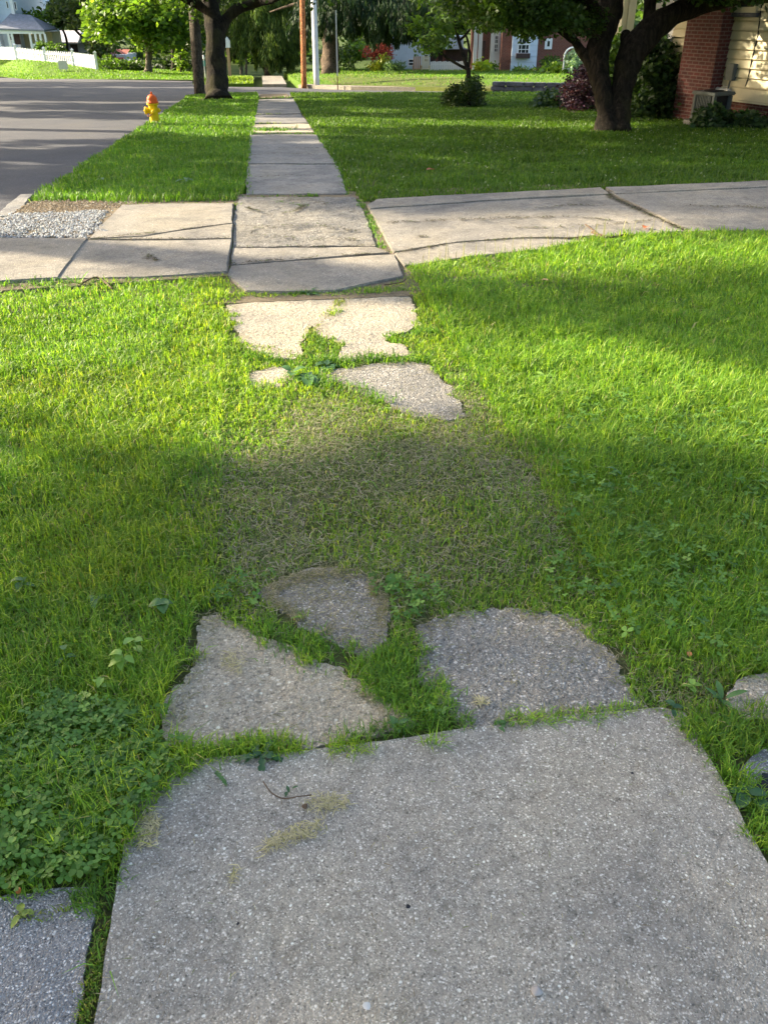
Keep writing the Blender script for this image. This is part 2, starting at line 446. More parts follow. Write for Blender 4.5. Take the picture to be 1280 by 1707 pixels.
def sheet(name, poly, mat, top=0.0, thick=.1, cell=.5, bump_amp=0.0, bump_sc=6.0, rise=None, edge_round=0.0, smooth=True):
    """a slab or lawn patch that follows the terrain"""
    bm = bmesh.new()
    vs = [bm.verts.new((p[0], p[1], 0)) for p in poly]
    f = bm.faces.new(vs)
    if f.normal.z < 0: f.normal_flip()
    xs = [p[0] for p in poly]; ys = [p[1] for p in poly]
    for ax, lo, hi in ((0, min(xs), max(xs)), (1, min(ys), max(ys))):
        k = int((hi - lo) / cell)
        for i in range(1, k + 1):
            co = [0, 0, 0]; no = [0, 0, 0]; co[ax] = lo + (hi - lo) * i / (k + 1); no[ax] = 1
            bmesh.ops.bisect_plane(bm, geom=bm.verts[:] + bm.edges[:] + bm.faces[:], plane_co=co, plane_no=no)
    top_faces = bm.faces[:]
    r = bmesh.ops.extrude_face_region(bm, geom=top_faces)
    up = set(v for v in r['geom'] if isinstance(v, bmesh.types.BMVert))
    bmesh.ops.delete(bm, geom=[x for x in top_faces if x.is_valid], context='FACES_KEEP_BOUNDARY') if False else None
    for v in bm.verts:
        z = float(T(v.co.x, v.co.y))
        if v in up:
            z += top + (rise(v.co.x, v.co.y) if rise else 0)
            if bump_amp:
                q = Vector((v.co.x * bump_sc, v.co.y * bump_sc, .3))
                z += bump_amp * (mnoise.noise(q) + .5 * mnoise.noise(q * 2.3) + .3 * mnoise.noise(q * 5.1))
        else: z += top - thick
        v.co.z = z
    bmesh.ops.recalc_face_normals(bm, faces=bm.faces)
    if edge_round:
        be = [e for e in bm.edges if all(v in up for v in e.verts) and abs(sum(f.normal.z for f in e.link_faces)) < 1.6 and any(abs(f.normal.z) < .3 for f in e.link_faces)]
        bmesh.ops.bevel(bm, geom=be, offset=edge_round, segments=2, affect='EDGES', clamp_overlap=True)
    me = bpy.data.meshes.new(name); bm.to_mesh(me); bm.free()
    o = link(name, me, mat)
    return o

# ================================================================== SETTING: ground, road, paths
def plane_ground():
    xs = [-400, -150, -60, -25, -10, 0, 10, 25, 60, 150, 400]; ys = [-60, -10, 0, 7, 8, 9, 10, 20, 40, 60, 87, 120, 200, 500, 900]
    mb = MB(); vs = [(x, y, float(T(x, y)) - .32) for y in ys for x in xs]; n = len(xs)
    mb.add(vs, [(j * n + i, j * n + i + 1, (j + 1) * n + i + 1, (j + 1) * n + i) for j in range(len(ys) - 1) for i in range(n - 1)])
    return mb.build('ground', M['groundm'])
tag(plane_ground(), 'rough green ground stretching away beyond the lawns', 'ground', kind='structure')

near_cross = [(-11.5, 36.2), (-.57, 35.6), (1.42, 34.9), (6, 33.9), (11, 32.6), (24, 29.5)]
far_cross = [(24, 33.5), (12.5, 35.6), (8.2, 37.2), (4.2, 40.3), (2.1, 43.8), (1.59, 45.2), (-.71, 46.5)]
road_poly = [(-2.2, -6), (-2.22, 8.3), (-2.12, 20), (-2.1, 31), (-2.3, 33.5), (-1.8, 35), (-.57, 35.6)] + near_cross[2:] + far_cross + [(-3.0, 52), (-3.4, 59.1), (-8, 64), (-18.8, 75.9), (-40, 82), (-40, 50), (-11.5, 44), (-11.5, -6)]
tag(sheet('road', road_poly, M['asphalt'], -.10, .12, 2.0), 'smooth dark asphalt road running past the verge to a junction', 'road', kind='structure')

# far pavements across the side street
tag(sheet('path', GP([(437, 127), (470, 127), (478, 141), (438, 141)]), M['slab_drive'], .02, .3, 3), 'sunlit pale pavement continuing across the side street', 'path', kind='structure')
tag(sheet('pavement', [(2.3, 44.2), (4.4, 40.7), (8.4, 37.6), (12.7, 36.0), (24, 33.9), (24.2, 34.7), (13, 36.9), (8.8, 38.5), (4.9, 41.6), (2.9, 44.8)], M['slab_drive'], .03, .3, 2), 'thin pale strip of pavement along the far side of the side street', 'pavement', kind='structure')

PIECES = []
PAVE = []       # polygons the grass keeps off
def pave(name, poly, mat, label, top=0.0, thick=.1, cell=.25, amp=.0, bsc=6., step=.05, jam=.008, cat='path', er=.006, mask=True, seed=None):
    if seed is not None: poly = grow(rounded(poly, 2), .022); step = .008; jam = .026; amp *= 1.0; bsc = 7; er = .002; top -= .002; PIECES.append(poly)
    p = jag(poly, step, jam, (seed or 0.0) + len(PAVE) * .11)
    o = sheet(name, p, mat, top, thick, cell, amp, bsc, edge_round=er)
    tag(o, label, cat, kind='structure')
    if mask: PAVE.append(p)
    return o

# front slab and the asphalt either side of it
FSM = GP([(195, 1478), (232, 1380), (300, 1292), (372, 1262), (480, 1254), (640, 1238), (800, 1211), (960, 1194), (1085, 1186), (1130, 1198), (1172, 1250), (1280, 1442)]) + [(.985, .6), (.99, -.8), (-.42, -.8), (-.40, .5)]
FS = GP([(195, 1478), (212, 1390), (238, 1300), (262, 1276), (372, 1262)]) + FSM[4:8] + GP([(1100, 1181), (1142, 1190)]) + FSM[10:]
pave('path', FS, M['slab_front'], 'large grey pebbly concrete slab at the near end of the path', .004, .12, .05, .0025, 3.0, .03, .005, mask=False)
PAVE.append(FSM)
PAVE_A1 = [(-2.1, -.9), (-.435, -.9), (-.425, .6), (-.432, 1.15), (-.45, 1.172), (-.62, 1.178), (-.72, 1.16), (-.9, 1.175), (-2.1, 1.1)]
pave('driveway', PAVE_A1, M['asphalt_rough'], 'coarse dark asphalt beside the left edge of the large grey slab', -.004, .1, .03, .005, 9, .02, .014, 'driveway', er=.003)
pave('driveway', [(1.08, -.9), (3.4, -.9), (3.4, 1.36), (1.12, 1.34), (1.04, 1.27), (1.06, 1.1)], M['asphalt_rough'], 'dark asphalt to the right of the large grey slab', -.004, .1, .08, .006, 9, .04, .012, 'driveway')
pave('driveway', [(1.065, 1.10), (3.2, 1.05), (3.2, 1.23), (1.09, 1.25), (1.045, 1.21)], M['tar'], 'shiny black sealer patch on the asphalt at the right edge', .004, .02, .1, .002, 9, .03, .012, 'driveway', mask=False, er=0)
pave('kerb', [(1.13, 1.50), (1.20, 1.56), (3.3, 1.72), (3.3, 1.42), (1.2, 1.40), (1.12, 1.43)], M['slab_worn'], 'weathered pale kerb stone in the grass at the right edge', .014, .16, .04, .014, 7, .03, .02, 'kerb', er=.012)

tag(sheet('ground', jag([(-.30, 1.42), (.35, 1.40), (1.06, 1.5), (1.10, 2.4), (1.04, 4.0), (1.02, 5.62), (-.24, 5.62), (-.28, 4), (-.34, 2.6)], .05, .04, 4.4), M['sand'], -.014, .2, .06, .003, 5), 'sandy soil along the line of the buried old path', 'ground', kind='structure')
# broken old slabs sunk in the grass
pave('path', GP([(342, 1030), (395, 1042), (440, 1068), (520, 1095), (585, 1128), (640, 1178), (668, 1200), (600, 1222), (505, 1240), (430, 1228), (300, 1232), (288, 1180), (325, 1120)]), M['slab_worn'], 'light tan worn triangular slab piece in the grass left of the green seam', .0, .08, .012, .004, 24, .03, .014, seed=3.1)
pave('path', GP([(705, 1048), (760, 1030), (850, 1022), (905, 1022), (975, 1050), (1020, 1105), (1062, 1165), (1050, 1178), (900, 1198), (800, 1213), (768, 1200), (735, 1150), (705, 1095)]), M['slab_rough'], 'dark rough pebbly slab piece right of the green seam', .0, .08, .012, .005, 20, .03, .014, seed=5.2)
pave('path', GP([(448, 992), (490, 965), (560, 952), (608, 962), (634, 1000), (632, 1040), (622, 1082), (596, 1082), (550, 1056), (500, 1028)]), M['slab_rough'], 'grey slab piece showing between thin grass in the middle of the path', -.003, .08, .012, .004, 24, .03, .016, seed=8.8)
pave('path', GP([(552, 625), (600, 612), (660, 606), (708, 608), (738, 640), (768, 688), (735, 694), (690, 690), (660, 672), (600, 650)]), M['slab_rough'], 'rounded grey slab piece half in shade beyond the thin grass', .0, .08, .02, .005, 18, .04, .016, seed=2.2)
pave('path', GP([(425, 622), (470, 612), (482, 624), (470, 642), (430, 640)]), M['slab_worn'], 'small tan slab scrap half buried in grass beside the broad weed leaves', -.002, .08, .02, .003, 20, .04, .012, seed=6.2)
pave('path', GP([(388, 500), (460, 496), (570, 494), (556, 520), (508, 545), (500, 592), (440, 588), (408, 575), (396, 540)]), M['slab_worn'], 'sunlit tan slab piece left of the thin yellow green seam', .0, .08, .03, .004, 16, .05, .016, seed=1.4)
pave('path', GP([(582, 494), (640, 490), (678, 488), (690, 520), (686, 545), (640, 562), (672, 574), (680, 590), (600, 597), (560, 596), (575, 570), (525, 552), (535, 535), (565, 518)]), M['slab_worn'], 'sunlit pitted slab piece right of the thin yellow green seam', .0, .08, .03, .005, 16, .05, .014, seed=9.9)

# driveway crossing: each slab its own sheet, cracks are real gaps
def g2(*p): return GP(p)
pave('path', g2((378, 463), (386, 447), (480, 440), (580, 433), (658, 428), (672, 464), (560, 488), (480, 491), (410, 489)), M['slab_drive'], 'cream concrete slab just past the sunlit broken pieces', .02, .12, .2, .004, 3, .08, .008)
pave('path', g2((386, 445.5), (387, 417), (480, 417), (626, 416), (650, 425), (580, 430), (480, 438.5)), M['slab_drive'], 'narrow cream strip of slab above a diagonal crack', .02, .12, .2, .004, 3, .08, .010)
pave('path', g2((388, 415.5), (393, 350), (400, 331), (500, 331), (590, 331), (606, 355), (626, 413), (500, 414)), M['slab_flaky'], 'rough flaking grey slab in the middle of the driveway crossing', .015, .12, .05, .007, 8, .06, .012)
pave('driveway', g2((205, 348), (290, 346), (389, 345), (388, 378), (290, 392), (240, 401), (150, 405)), M['slab_drive'], 'pale driveway slab beside the dirt and gravel with an angled crack below', .036, .16, .3, .003, 3, .1, .006, 'driveway')
pave('driveway', g2((158, 406), (240, 402.5), (292, 393.5), (388, 379.5), (387, 404.5), (280, 406.5)), M['slab_drive'], 'thin wedge of driveway slab below the angled crack', .036, .16, .3, .003, 3, .1, .006, 'driveway')
pave('driveway', g2((145, 408), (280, 408.5), (387, 406), (379, 461), (240, 470), (96, 473)), M['slab_drive'], 'broad pale driveway slab with its near edge standing out of the grass', .036, .16, .3, .003, 3, .1, .006, 'driveway')
A5 = g2((0, 404), (148, 406.5), (99, 473), (0, 481))
pave('driveway', [(-2.15, A5[0][1]), A5[1], A5[2], (-2.15, A5[3][1] - .02)], M['slab_drive'], 'outermost driveway slab next to the road with a rusty near edge', .045, .16, .3, .003, 3, .1, .006, 'driveway')
gr_poly = [(-2.15, G(0, 364)[1]), G(100, 362)[:2], G(185, 356)[:2], G(172, 376)[:2], G(146, 402)[:2], G(0, 402)[:2], (-2.15, G(0, 402)[1])]
gr_poly = [tuple(p) for p in gr_poly]
pave('driveway', gr_poly, M['dirt'], 'bare bed under the white gravel beside the driveway slabs', .016, .1, .2, .004, 5, .04, .05, 'driveway', er=0)
dirt_poly = [(-2.12, G(20, 345)[1]), G(60, 338)[:2], G(150, 339)[:2], G(240, 342)[:2], G(215, 349)[:2], G(190, 355)[:2], G(100, 361)[:2], (-2.15, G(0, 363)[1])]
dirt_poly = [tuple(p) for p in dirt_poly]
pave('ground', dirt_poly, M['dirt'], 'strip of bare brown dirt between the verge and the gravel', .014, .1, .1, .006, 7, .03, .06, 'ground', er=0)
pave('kerb', [(-2.30, G(0, 366)[1] - .35), (-2.17, G(0, 366)[1] - .3), (-2.16, 8.55), (-2.22, 9.3), (-2.34, 9.3)], M['slab_path'], 'broken end of the concrete kerb beside the gravel', .0, .16, .2, .004, 5, .08, .01, 'kerb')
# right driveway
pave('driveway', g2((614, 350), (700, 343), (800, 336), (1008, 325), (1140, 389), (1000, 400), (870, 400), (760, 408), (655, 424)) , M['slab_drive'], 'long driveway slab right of the path streaked with dark stains', .02, .14, .25, .004, 2.5, .1, .008, 'driveway')
pave('driveway', g2((657, 426), (760, 409.5), (870, 401.5), (985, 404), (900, 420), (780, 432), (690, 446), (674, 446)), M['slab_drive'], 'thin sunlit driveway piece between the long crack and the lawn', .02, .14, .25, .004, 2.5, .06, .012, 'driveway')
B = g2((1014, 324), (1280, 312), (1280, 388), (1150, 389))
pave('driveway', [B[0], B[1], (9.4, 8.9), (9.4, 7.35), B[2], B[3]], M['slab_drive'], 'driveway slab beyond the mossy diagonal joint towards the house', .02, .14, .25, .004, 2.5, .1, .008, 'driveway')
K = g2((612, 347), (628, 338), (720, 332), (800, 328), (1000, 318), (1280, 306))
K2 = g2((1280, 316), (1015, 328), (800, 340), (700, 347), (616, 353))
pave('kerb', K[:5] + K2[1:], M['slab_drive'], 'raised rounded kerb along the far edge of the right driveway', .032, .2, .15, .004, 3, .1, .012, 'kerb', er=.010)
pave('kerb', [(K[4][0] + .06, K[4][1]), K[5], (9.4, K[5][1] + .25), (9.4, K2[0][1] + .25), K2[0], (K2[1][0] + .06, K2[1][1])], M['slab_drive'], 'raised kerb section past the joint where the right driveway nears the house', .032, .2, .15, .004, 3, .1, .012, 'kerb', er=.010)
# far path
pave('path', g2((411, 325), (411, 300), (412, 276), (564, 276), (571, 300), (579, 325)), M['slab_path'], 'smooth grey path slab just past the driveway crossing', .012, .12, .3, .004, 2.5, .1, .01)
pave('path', g2((412, 274), (414, 250), (416, 226), (528, 225), (545, 250), (563, 274)), M['slab_path'], 'smooth grey path slab between the shaded lawn and the verge near the hydrant', .012, .12, .3, .004, 2.5, .1, .01)
pave('path', g2((420, 221), (422, 208), (500, 206), (515, 207), (524, 221)), M['slab_worn'], 'sunlit dirty old path slab with grass across its left corner', .005, .12, .3, .006, 2.5, .12, .03)
pave('path', g2((424, 205), (426, 192), (502, 191), (514, 205)), M['slab_path'], 'dark shaded old path slab with sunlit far edge', .005, .12, .3, .006, 2.5, .12, .03)
pave('path', g2((427, 190.5), (430, 172), (431, 166), (489, 164), (494, 172), (502, 189.5)), M['slab_path'], 'farthest dark path slab before the side street', .005, .12, .3, .006, 2.5, .12, .03)
pave('path', g2((432, 164), (434, 157), (478, 156), (486, 162)), M['dirt'], 'dusty tan end of the path at the side street', .0, .12, .4, .006, 2.5, .2, .03)

tag(sheet('ground', [(-2.15, 5.2), (9.3, 5.2), (9.3, 9.3), (.9, 8.9), (-2.1, 8.9)], M['dirt'], .002, .2, .4), 'dusty soil in the joints under the driveway crossing', 'ground', kind='structure')
tag(sheet('ground', [(-2.15, 5.55), (-.23, 5.75), (-.215, 8.3), (-2.1, 8.1)], M['dirt'], .024, .1, .3, .004, 6), 'dusty soil filling the joints of the left driveway slabs', 'ground', kind='structure')
# lawn beds
def lawn(poly, label, mat='soil', top=-.015, cell=.35, amp=.012, sc=1.6, thick=.3, rise=None):
    o = sheet('lawn', poly, M[mat], top, thick, cell, amp, sc, rise=rise)
    return tag(o, label, 'lawn', kind='structure')
LN = [(-2.15, 1.06), (-.55, 1.08), (-.44, 1.0), (-.43, -.9), (1.07, -.9), (1.07, 1.2), (1.2, 1.3), (3.3, 1.3), (9.3, 1.3), (9.3, 7.3)] + GP([(1280, 386), (1060, 394), (985, 402), (870, 420), (700, 444), (674, 448), (674, 464), (640, 476), (480, 493), (380, 474), (377, 462), (240, 473), (96, 476)]) + [(-2.15, 5.3)]
lawn(LN, 'soil bed under the near lawn and the overgrown path', top=-.012, amp=.004)
lawn([(-2.14, 8.75), (-1.5, 8.62), (-.9, 8.55), (-.2, 8.5), (-.13, 9), (.28, 30.5), (.3, 35.1), (-1.7, 34.6), (-2.2, 33.2), (-2.08, 31), (-2.1, 20)], 'soil bed of the verge between road and path', top=-.01)
lawn([(.99, 8.25)] + [tuple(p) for p in K[1:]] + [(9.3, 9.2), (16, 9.6), (22, 10), (22, 29.8), (11, 32.4), (6, 33.7), (1.5, 34.7), (1.38, 30), (.95, 9)], 'soil bed of the big shaded lawn beside the path', top=-.01, cell=.8)
def rise_far(x, y):
    d = y - (44.5 - .85 * max(0, min(x - 2, 6)) - .35 * max(0, x - 8))
    t = max(0, min(1, d / 4.0)); u = max(0, min(1, (x - 2.4) / 2.5)); return .22 * t * t * (3 - 2 * t) * u * u * (3 - 2 * u)
FARLOT = lawn([(2.5, 45.2), (2.9, 44.8), (4.9, 41.6), (8.8, 38.5), (13, 36.9), (24.2, 34.7), (45, 32), (45, 80), (3, 80), (2.6, 52)], 'raised sunny lawn in front of the brick house across the side street', 'farlawn', .03, 1.0, .02, .8, .4, rise_far)
lawn(GP([(536, 137), (560, 133), (640, 132), (740, 138), (850, 147), (850, 150), (740, 148), (640, 145), (560, 143)]), 'scuffed dirt bank under the conifer beyond the side street', 'bankdirt', .05, .5, .03, 1.2, .3, rise_far)
lawn([(-2.6, 53), (-1.2, 47), (.25, 46.6), (.3, 70), (-2, 72), (-3.2, 60)], 'sunlit corner lawn across the side street', 'farlawn', .03, 1.2, .02, .8, .4)

# bank under the picket fence on the left
def bank():
    rows = []
    X = (-60, 0, 45, 90, 165, 240, 330)
    for xs, ys, zs in ((X, (124, 126.5, 132, 131.5, 131, 131, 132), None),
                       (X, (117, 119.5, 124, 125, 126, 127, 130), (80, 76, 66, 64, 62, 61, 57)),
                       (X, (98, 99.5, 102, 106, 118.5, 122.5, 127.5), (82, 78, 69, 67, 65, 64, 60)),
                       (X, (97, 99, 103, 107, 116, 119, 125), (84, 82, 76, 74, 71, 70, 68)),
                       (X, (92, 94, 99, 103, 106, 110, 118), (100, 100, 100, 98, 95, 95, 95))):
        rows.append([(G(x, y, -.08) if zs is None else at(x, y, zs[i])) for i, (x, y) in enumerate(zip(xs, ys))])
    n = 7; mb = MB()
    pts = []
    for r in rows: # refine each row
        p, _ = refine(r, [0] * n, 4); pts.append(p)
    k = len(pts[0]); fine = []
    for c in range(k):
        p, _ = refine([pts[r][c] for r in range(5)], [0] * 5, 4); fine.append(p)
    m = len(fine[0])
    mb.add([fine[c][r] for r in range(m) for c in range(k)], [(r * k + c, r * k + c + 1, (r + 1) * k + c + 1, (r + 1) * k + c) for r in range(m - 1) for c in range(k - 1)])
    mb.v[:k] = [(x, y, z - .05) for x, y, z in mb.v[:k]]
    o = mb.build('lawn', M['farlawn'], smooth=True)
    return tag(o, 'grassy bank below the white picket fence', 'lawn', kind='structure')
BANK = bank()

# ================================================================== HYDRANT
def hydrant():
    p = G(259, 206); r = empty('fire_hydrant', (p.x, p.y, p.z - .03), -YAW, 'yellow fire hydrant with an orange bonnet standing in the verge grass', 'fire hydrant')
    s = .61 / .80
    def sc(pr): return [(a * s, b * s) for a, b in pr]
    MB().lathe(sc([(.17, 0), (.17, .035), (.125, .04), (.12, .10), (.118, .46), (.122, .50), (.158, .505), (.158, .53), (.15, .535)]), 24).build('barrel', M['iron_yellow'], r, True)
    b = MB().lathe(sc([(.158, .537), (.158, .565), (.135, .57), (.134, .63), (.125, .67), (.10, .71), (.06, .738), (.03, .745)]), 24)
    for k in range(8):
        a = k * math.pi / 4
        b.lathe(sc([(.014, .525), (.014, .58), (.008, .585)]), 6, (.14 * s * math.cos(a), .14 * s * math.sin(a), 0))
    bo = b.build('bonnet', M['iron_orange'], r, True)
    MB().lathe(sc([(.03, .74), (.026, .80), (.02, .805)]), 5).build('operating_nut', M['iron_orange'], bo)
    def nozzle(ang, rad, ln, z, nm, mat):
        d = Vector((math.cos(ang), math.sin(ang), 0)); q = lambda t: d * t * s + Vector((0, 0, z * s))
        m = MB().tube([q(.09), q(.09 + ln * .55), q(.09 + ln * .56), q(.09 + ln), q(.09 + ln + .01)], [rad * s * .85, rad * s * .85, rad * s * 1.1, rad * s * 1.1, rad * s * .8], 16)
        o = m.build(nm, mat, r, True)
        MB().tube([q(.09 + ln), q(.09 + ln + .04)], [.022 * s, .018 * s], 5).build('cap_nut', mat, o)
        return o
    nozzle(R(190), .085, .13, .36, 'steamer_nozzle', M['iron_yellow'])
    nozzle(R(283), .055, .09, .33, 'hose_nozzle', M['iron_yellow'])
    nozzle(R(12), .055, .07, .36, 'hose_nozzle', M['iron_yellow'])
    ch = MB(); pts = [Vector((math.cos(R(190 + i * 11)) * (.15 + .05 * math.sin(i / 8 * 3.1)) * s, math.sin(R(190 + i * 11)) * (.15 + .05 * math.sin(i / 8 * 3.1)) * s, (.33 - .10 * math.sin(i / 8 * 3.14)) * s)) for i in range(9)]
    ch.tube(pts, [.008] * 9, 6); ch.build('chain', M['rust'], r)
hydrant()

# ================================================================== POLES
def pole(name, base, px_top, hw, zc, mat, label, cat, height=7.0, n=14, taper=.85, wob=0.0):
    p = at(*base, zc); top = at(px_top[0], px_top[1], zc); d = (top - p)
    top = p + d * (height / d.z)
    r0 = hw * zc / F
    o = MB().tube([(0, 0, -.3)] + [((top - p) * t).to_tuple() for t in (.05, .2, .4, .6, .8, 1)], [r0 * 1.03] + [r0 * (1 - (1 - taper) * t) for t in (.05, .2, .4, .6, .8, 1)], n, True, wob).build(name, mat, None, True)
    o.location = p
    return tag(o, label, cat)
pole('utility_pole', (333, 159), (324, 20), 9, 30.0, M['pole_grey'], 'thick weathered grey pole standing beside the dark verge tree', 'pole', 8, 16, .9, .05)
pole('utility_pole', (507, 143), (504, 0), 4.6, 38.7, M['pole_brown'], 'reddish brown wooden pole beside the pale metal pole', 'pole', 8)
pole('lamp_post', (528, 143), (523, 0), 5.2, 38.6, M['pole_white'], 'pale smooth metal pole right of the reddish brown pole', 'lamp post', 8, 18, .8)
r = empty('sign_post', at(563, 145, 37.0), -YAW, 'thin sign post with a rusty foot in front of the big conifer trunk', 'sign post')
MB().box(-.02, .02, -.02, .02, -.2, .42).build('foot', M['rust'], r)
MB().box(-.03, .03, -.017, .017, .42, 2.2).build('post', M['pole_white'], r)
MB().box(-.015, .015, -.25, .25, 2.2, 2.9).build('sign_plate', M['pole_white'], r)
r = empty('sign_post', at(343, 131, 52.0), -YAW, 'small green street sign on a thin post between pole and verge tree', 'sign post')
MB().lathe([(.03, -.2), (.03, 1.05), (.025, 1.06)], 8).build('post', M['pole_white'], r)
MB().box(-.08, .08, -.02, .02, .68, .98).build('sign_plate', M['signgreen'], r)
MB().lathe([(.05, 1.06), (.06, 1.1), (.05, 1.25), (.02, 1.27)], 8).build('cap', M['white'], r)
r = empty('bird_box_post', at(384, 128.5, 56.0), -YAW, 'tan post with a white box on top on the far corner lawn', 'post')
MB().box(-.09, .09, -.09, .09, -.2, 1.72).build('post', M['wood'], r)
MB().prism([(-.17, 1.72), (.17, 1.72), (.17, 2.1), (0, 2.34), (-.17, 2.1)], -.16, .16).build('box', M['white'], r)

# ================================================================== TREES
G_DARK = [(.030, .062, .010, 3), (.045, .09, .014, 4), (.065, .115, .018, 2)]
G_MID = [(.05, .10, .014, 3), (.075, .14, .02, 4), (.11, .19, .025, 2)]
G_BRIGHT = [(.09, .17, .02, 3), (.13, .23, .028, 4), (.19, .29, .035, 3)]

def limbs(parts, n=10, wob=.12, k=4):
    mb = MB()
    for pts, rad in parts:
        p, rr = refine(pts, rad, k); mb.tube(p, rr, n, True, wob)
    return mb

def px_limbs(zc, parts, n=10, wob=.12, k=4):
    """parts: [(list of (px, py[, dz]), list of half widths in px)]"""
    out = []
    for pts, hw in parts:
        out.append(([at(p[0], p[1], zc + (p[2] if len(p) > 2 else 0)) for p in pts], [w * zc / F for w in hw]))
    return limbs(out, n, wob, k)

def px_crown(boxes, per, size, pal, rclump, zc0, name='crown', parent=None, mat='leaf', droop=.3, flat=.75, aspect=.6, origin=None):
    """boxes: (px0, px1, py0, py1, zc0, zc1, n clumps)"""
    cs = []
    for x0, x1, y0, y1, z0, z1, k in boxes:
        for _ in range(k):
            z = random.uniform(z0, z1); cs.append(at(random.uniform(x0, x1), random.uniform(y0, y1), z))
    rr = [rclump * random.uniform(.55, 1.3) for _ in cs]
    P = clumps([c.to_tuple() for c in cs], rr, [max(6, int(per * (r / rclump) ** 2)) for r in rr], .5, flat)
    cl = np.repeat(RNG.normal(1, .16, len(cs)).clip(.6, 1.4), [max(6, int(per * (r / rclump) ** 2)) for r in rr])[:, None]
    if origin is not None: P = P - np.array(origin)
    return leaves(name, P, RNG.uniform(.7, 1.3, len(P)) * size, pick(pal, len(P)) * cl, M[mat], parent, droop, aspect)

def tree_root(name, loc, label, cat='tree', group=None):
    return empty(name, loc, 0, label, cat, group)

def fix(o, parent):                                   # world-built part becomes a child standing where it was
    o.parent = parent
    o.matrix_parent_inverse = parent.matrix_world.inverted() if False else o.matrix_parent_inverse
    o.location = -Vector(parent.location)
    return o

# dark verge tree by the grey pole
r = tree_root('maple_tree', at(362, 166, 27.1), 'dark verge tree with one limb arching right beside the grey pole')
z = 27.1
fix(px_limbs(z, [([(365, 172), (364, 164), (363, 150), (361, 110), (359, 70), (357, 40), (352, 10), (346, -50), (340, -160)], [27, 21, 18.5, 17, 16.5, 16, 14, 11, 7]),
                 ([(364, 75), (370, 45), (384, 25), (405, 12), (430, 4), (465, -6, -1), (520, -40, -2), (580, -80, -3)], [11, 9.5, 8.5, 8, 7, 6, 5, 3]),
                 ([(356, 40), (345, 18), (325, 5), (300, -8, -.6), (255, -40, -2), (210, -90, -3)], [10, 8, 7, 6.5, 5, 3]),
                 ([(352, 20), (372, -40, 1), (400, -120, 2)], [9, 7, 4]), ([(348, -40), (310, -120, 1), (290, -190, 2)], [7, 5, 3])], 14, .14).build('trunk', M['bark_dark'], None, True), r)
fix(px_crown([(300, 460, -40, -14, 25, 29, 12), (200, 600, -190, -30, 23, 31, 75), (150, 660, -300, -90, 21, 33, 110), (318, 352, -6, 14, 27.4, 28.6, 3), (375, 430, -12, 0, 28, 30, 3)], 170, .16, G_DARK, .75, z), r)

# big twin-stemmed tree on the right lawn
z = 14.9
r = tree_root('old_tree', at(1020, 216, z), 'big dark forked tree with a lopped stub and a long limb reaching right')
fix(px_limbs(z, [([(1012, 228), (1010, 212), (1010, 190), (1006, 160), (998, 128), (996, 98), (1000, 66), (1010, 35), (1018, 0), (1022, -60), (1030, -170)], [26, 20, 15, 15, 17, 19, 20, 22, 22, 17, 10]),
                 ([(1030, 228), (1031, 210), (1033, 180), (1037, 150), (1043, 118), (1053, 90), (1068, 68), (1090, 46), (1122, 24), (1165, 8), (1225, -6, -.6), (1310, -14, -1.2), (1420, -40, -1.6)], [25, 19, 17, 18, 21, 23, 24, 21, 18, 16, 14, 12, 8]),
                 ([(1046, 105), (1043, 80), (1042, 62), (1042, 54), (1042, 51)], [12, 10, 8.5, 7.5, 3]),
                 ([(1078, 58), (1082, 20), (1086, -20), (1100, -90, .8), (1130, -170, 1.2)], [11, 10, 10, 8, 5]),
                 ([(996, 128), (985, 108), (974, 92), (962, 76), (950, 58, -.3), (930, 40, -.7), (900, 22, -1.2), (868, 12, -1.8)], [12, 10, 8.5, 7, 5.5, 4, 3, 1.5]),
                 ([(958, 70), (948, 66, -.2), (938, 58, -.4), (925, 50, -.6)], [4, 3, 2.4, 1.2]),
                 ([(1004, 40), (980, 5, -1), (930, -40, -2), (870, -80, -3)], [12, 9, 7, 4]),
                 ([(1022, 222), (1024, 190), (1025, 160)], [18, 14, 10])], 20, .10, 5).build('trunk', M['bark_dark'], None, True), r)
fix(px_crown([(800, 960, -20, 32, 12.0, 16.5, 52), (850, 935, 30, 52, 12.5, 15, 8), (940, 985, 0, 36, 13.5, 16, 8), (740, 860, -60, 4, 11.5, 16, 30)], 300, .08, G_DARK + G_MID[:1], .36, z), r)
fix(px_crown([(820, 1280, -260, -40, 11, 18.5, 190), (900, 1500, -420, -120, 9.5, 20, 230), (1050, 1330, -60, -18, 13, 17, 26)], 210, .115, G_DARK, .42, z), r)

# slim little tree with a bush at its foot
z = 22.1
r = tree_root('young_tree', at(781, 172, z), 'slim dark forked tree rising from a dark bush on the lawn')
fix(px_limbs(z, [([(781, 178), (781, 150), (781, 128), (780, 114)], [4.6, 4.2, 3.9, 3.8]), ([(780, 118), (775, 102), (768, 80), (763, 60), (758, 35), (755, 8), (756, -40)], [3.6, 3.3, 3, 2.8, 2.6, 2.4, 1.6]),
                 ([(780, 116), (768, 110), (752, 101), (740, 92), (728, 72), (714, 54), (695, 40), (676, 34)], [2.8, 2.3, 2.1, 2, 1.8, 1.6, 1.3, .8]),
                 ([(780, 112), (783, 94), (782, 84), (779, 66), (772, 48), (764, 30)], [2.6, 2.4, 2.2, 1.8, 1.4, .9]),
                 ([(765, 68), (774, 60), (784, 48), (796, 34), (812, 20)], [2, 1.8, 1.5, 1.2, .8])], 8, .15).build('trunk', M['bark_dark'], None, True), r)
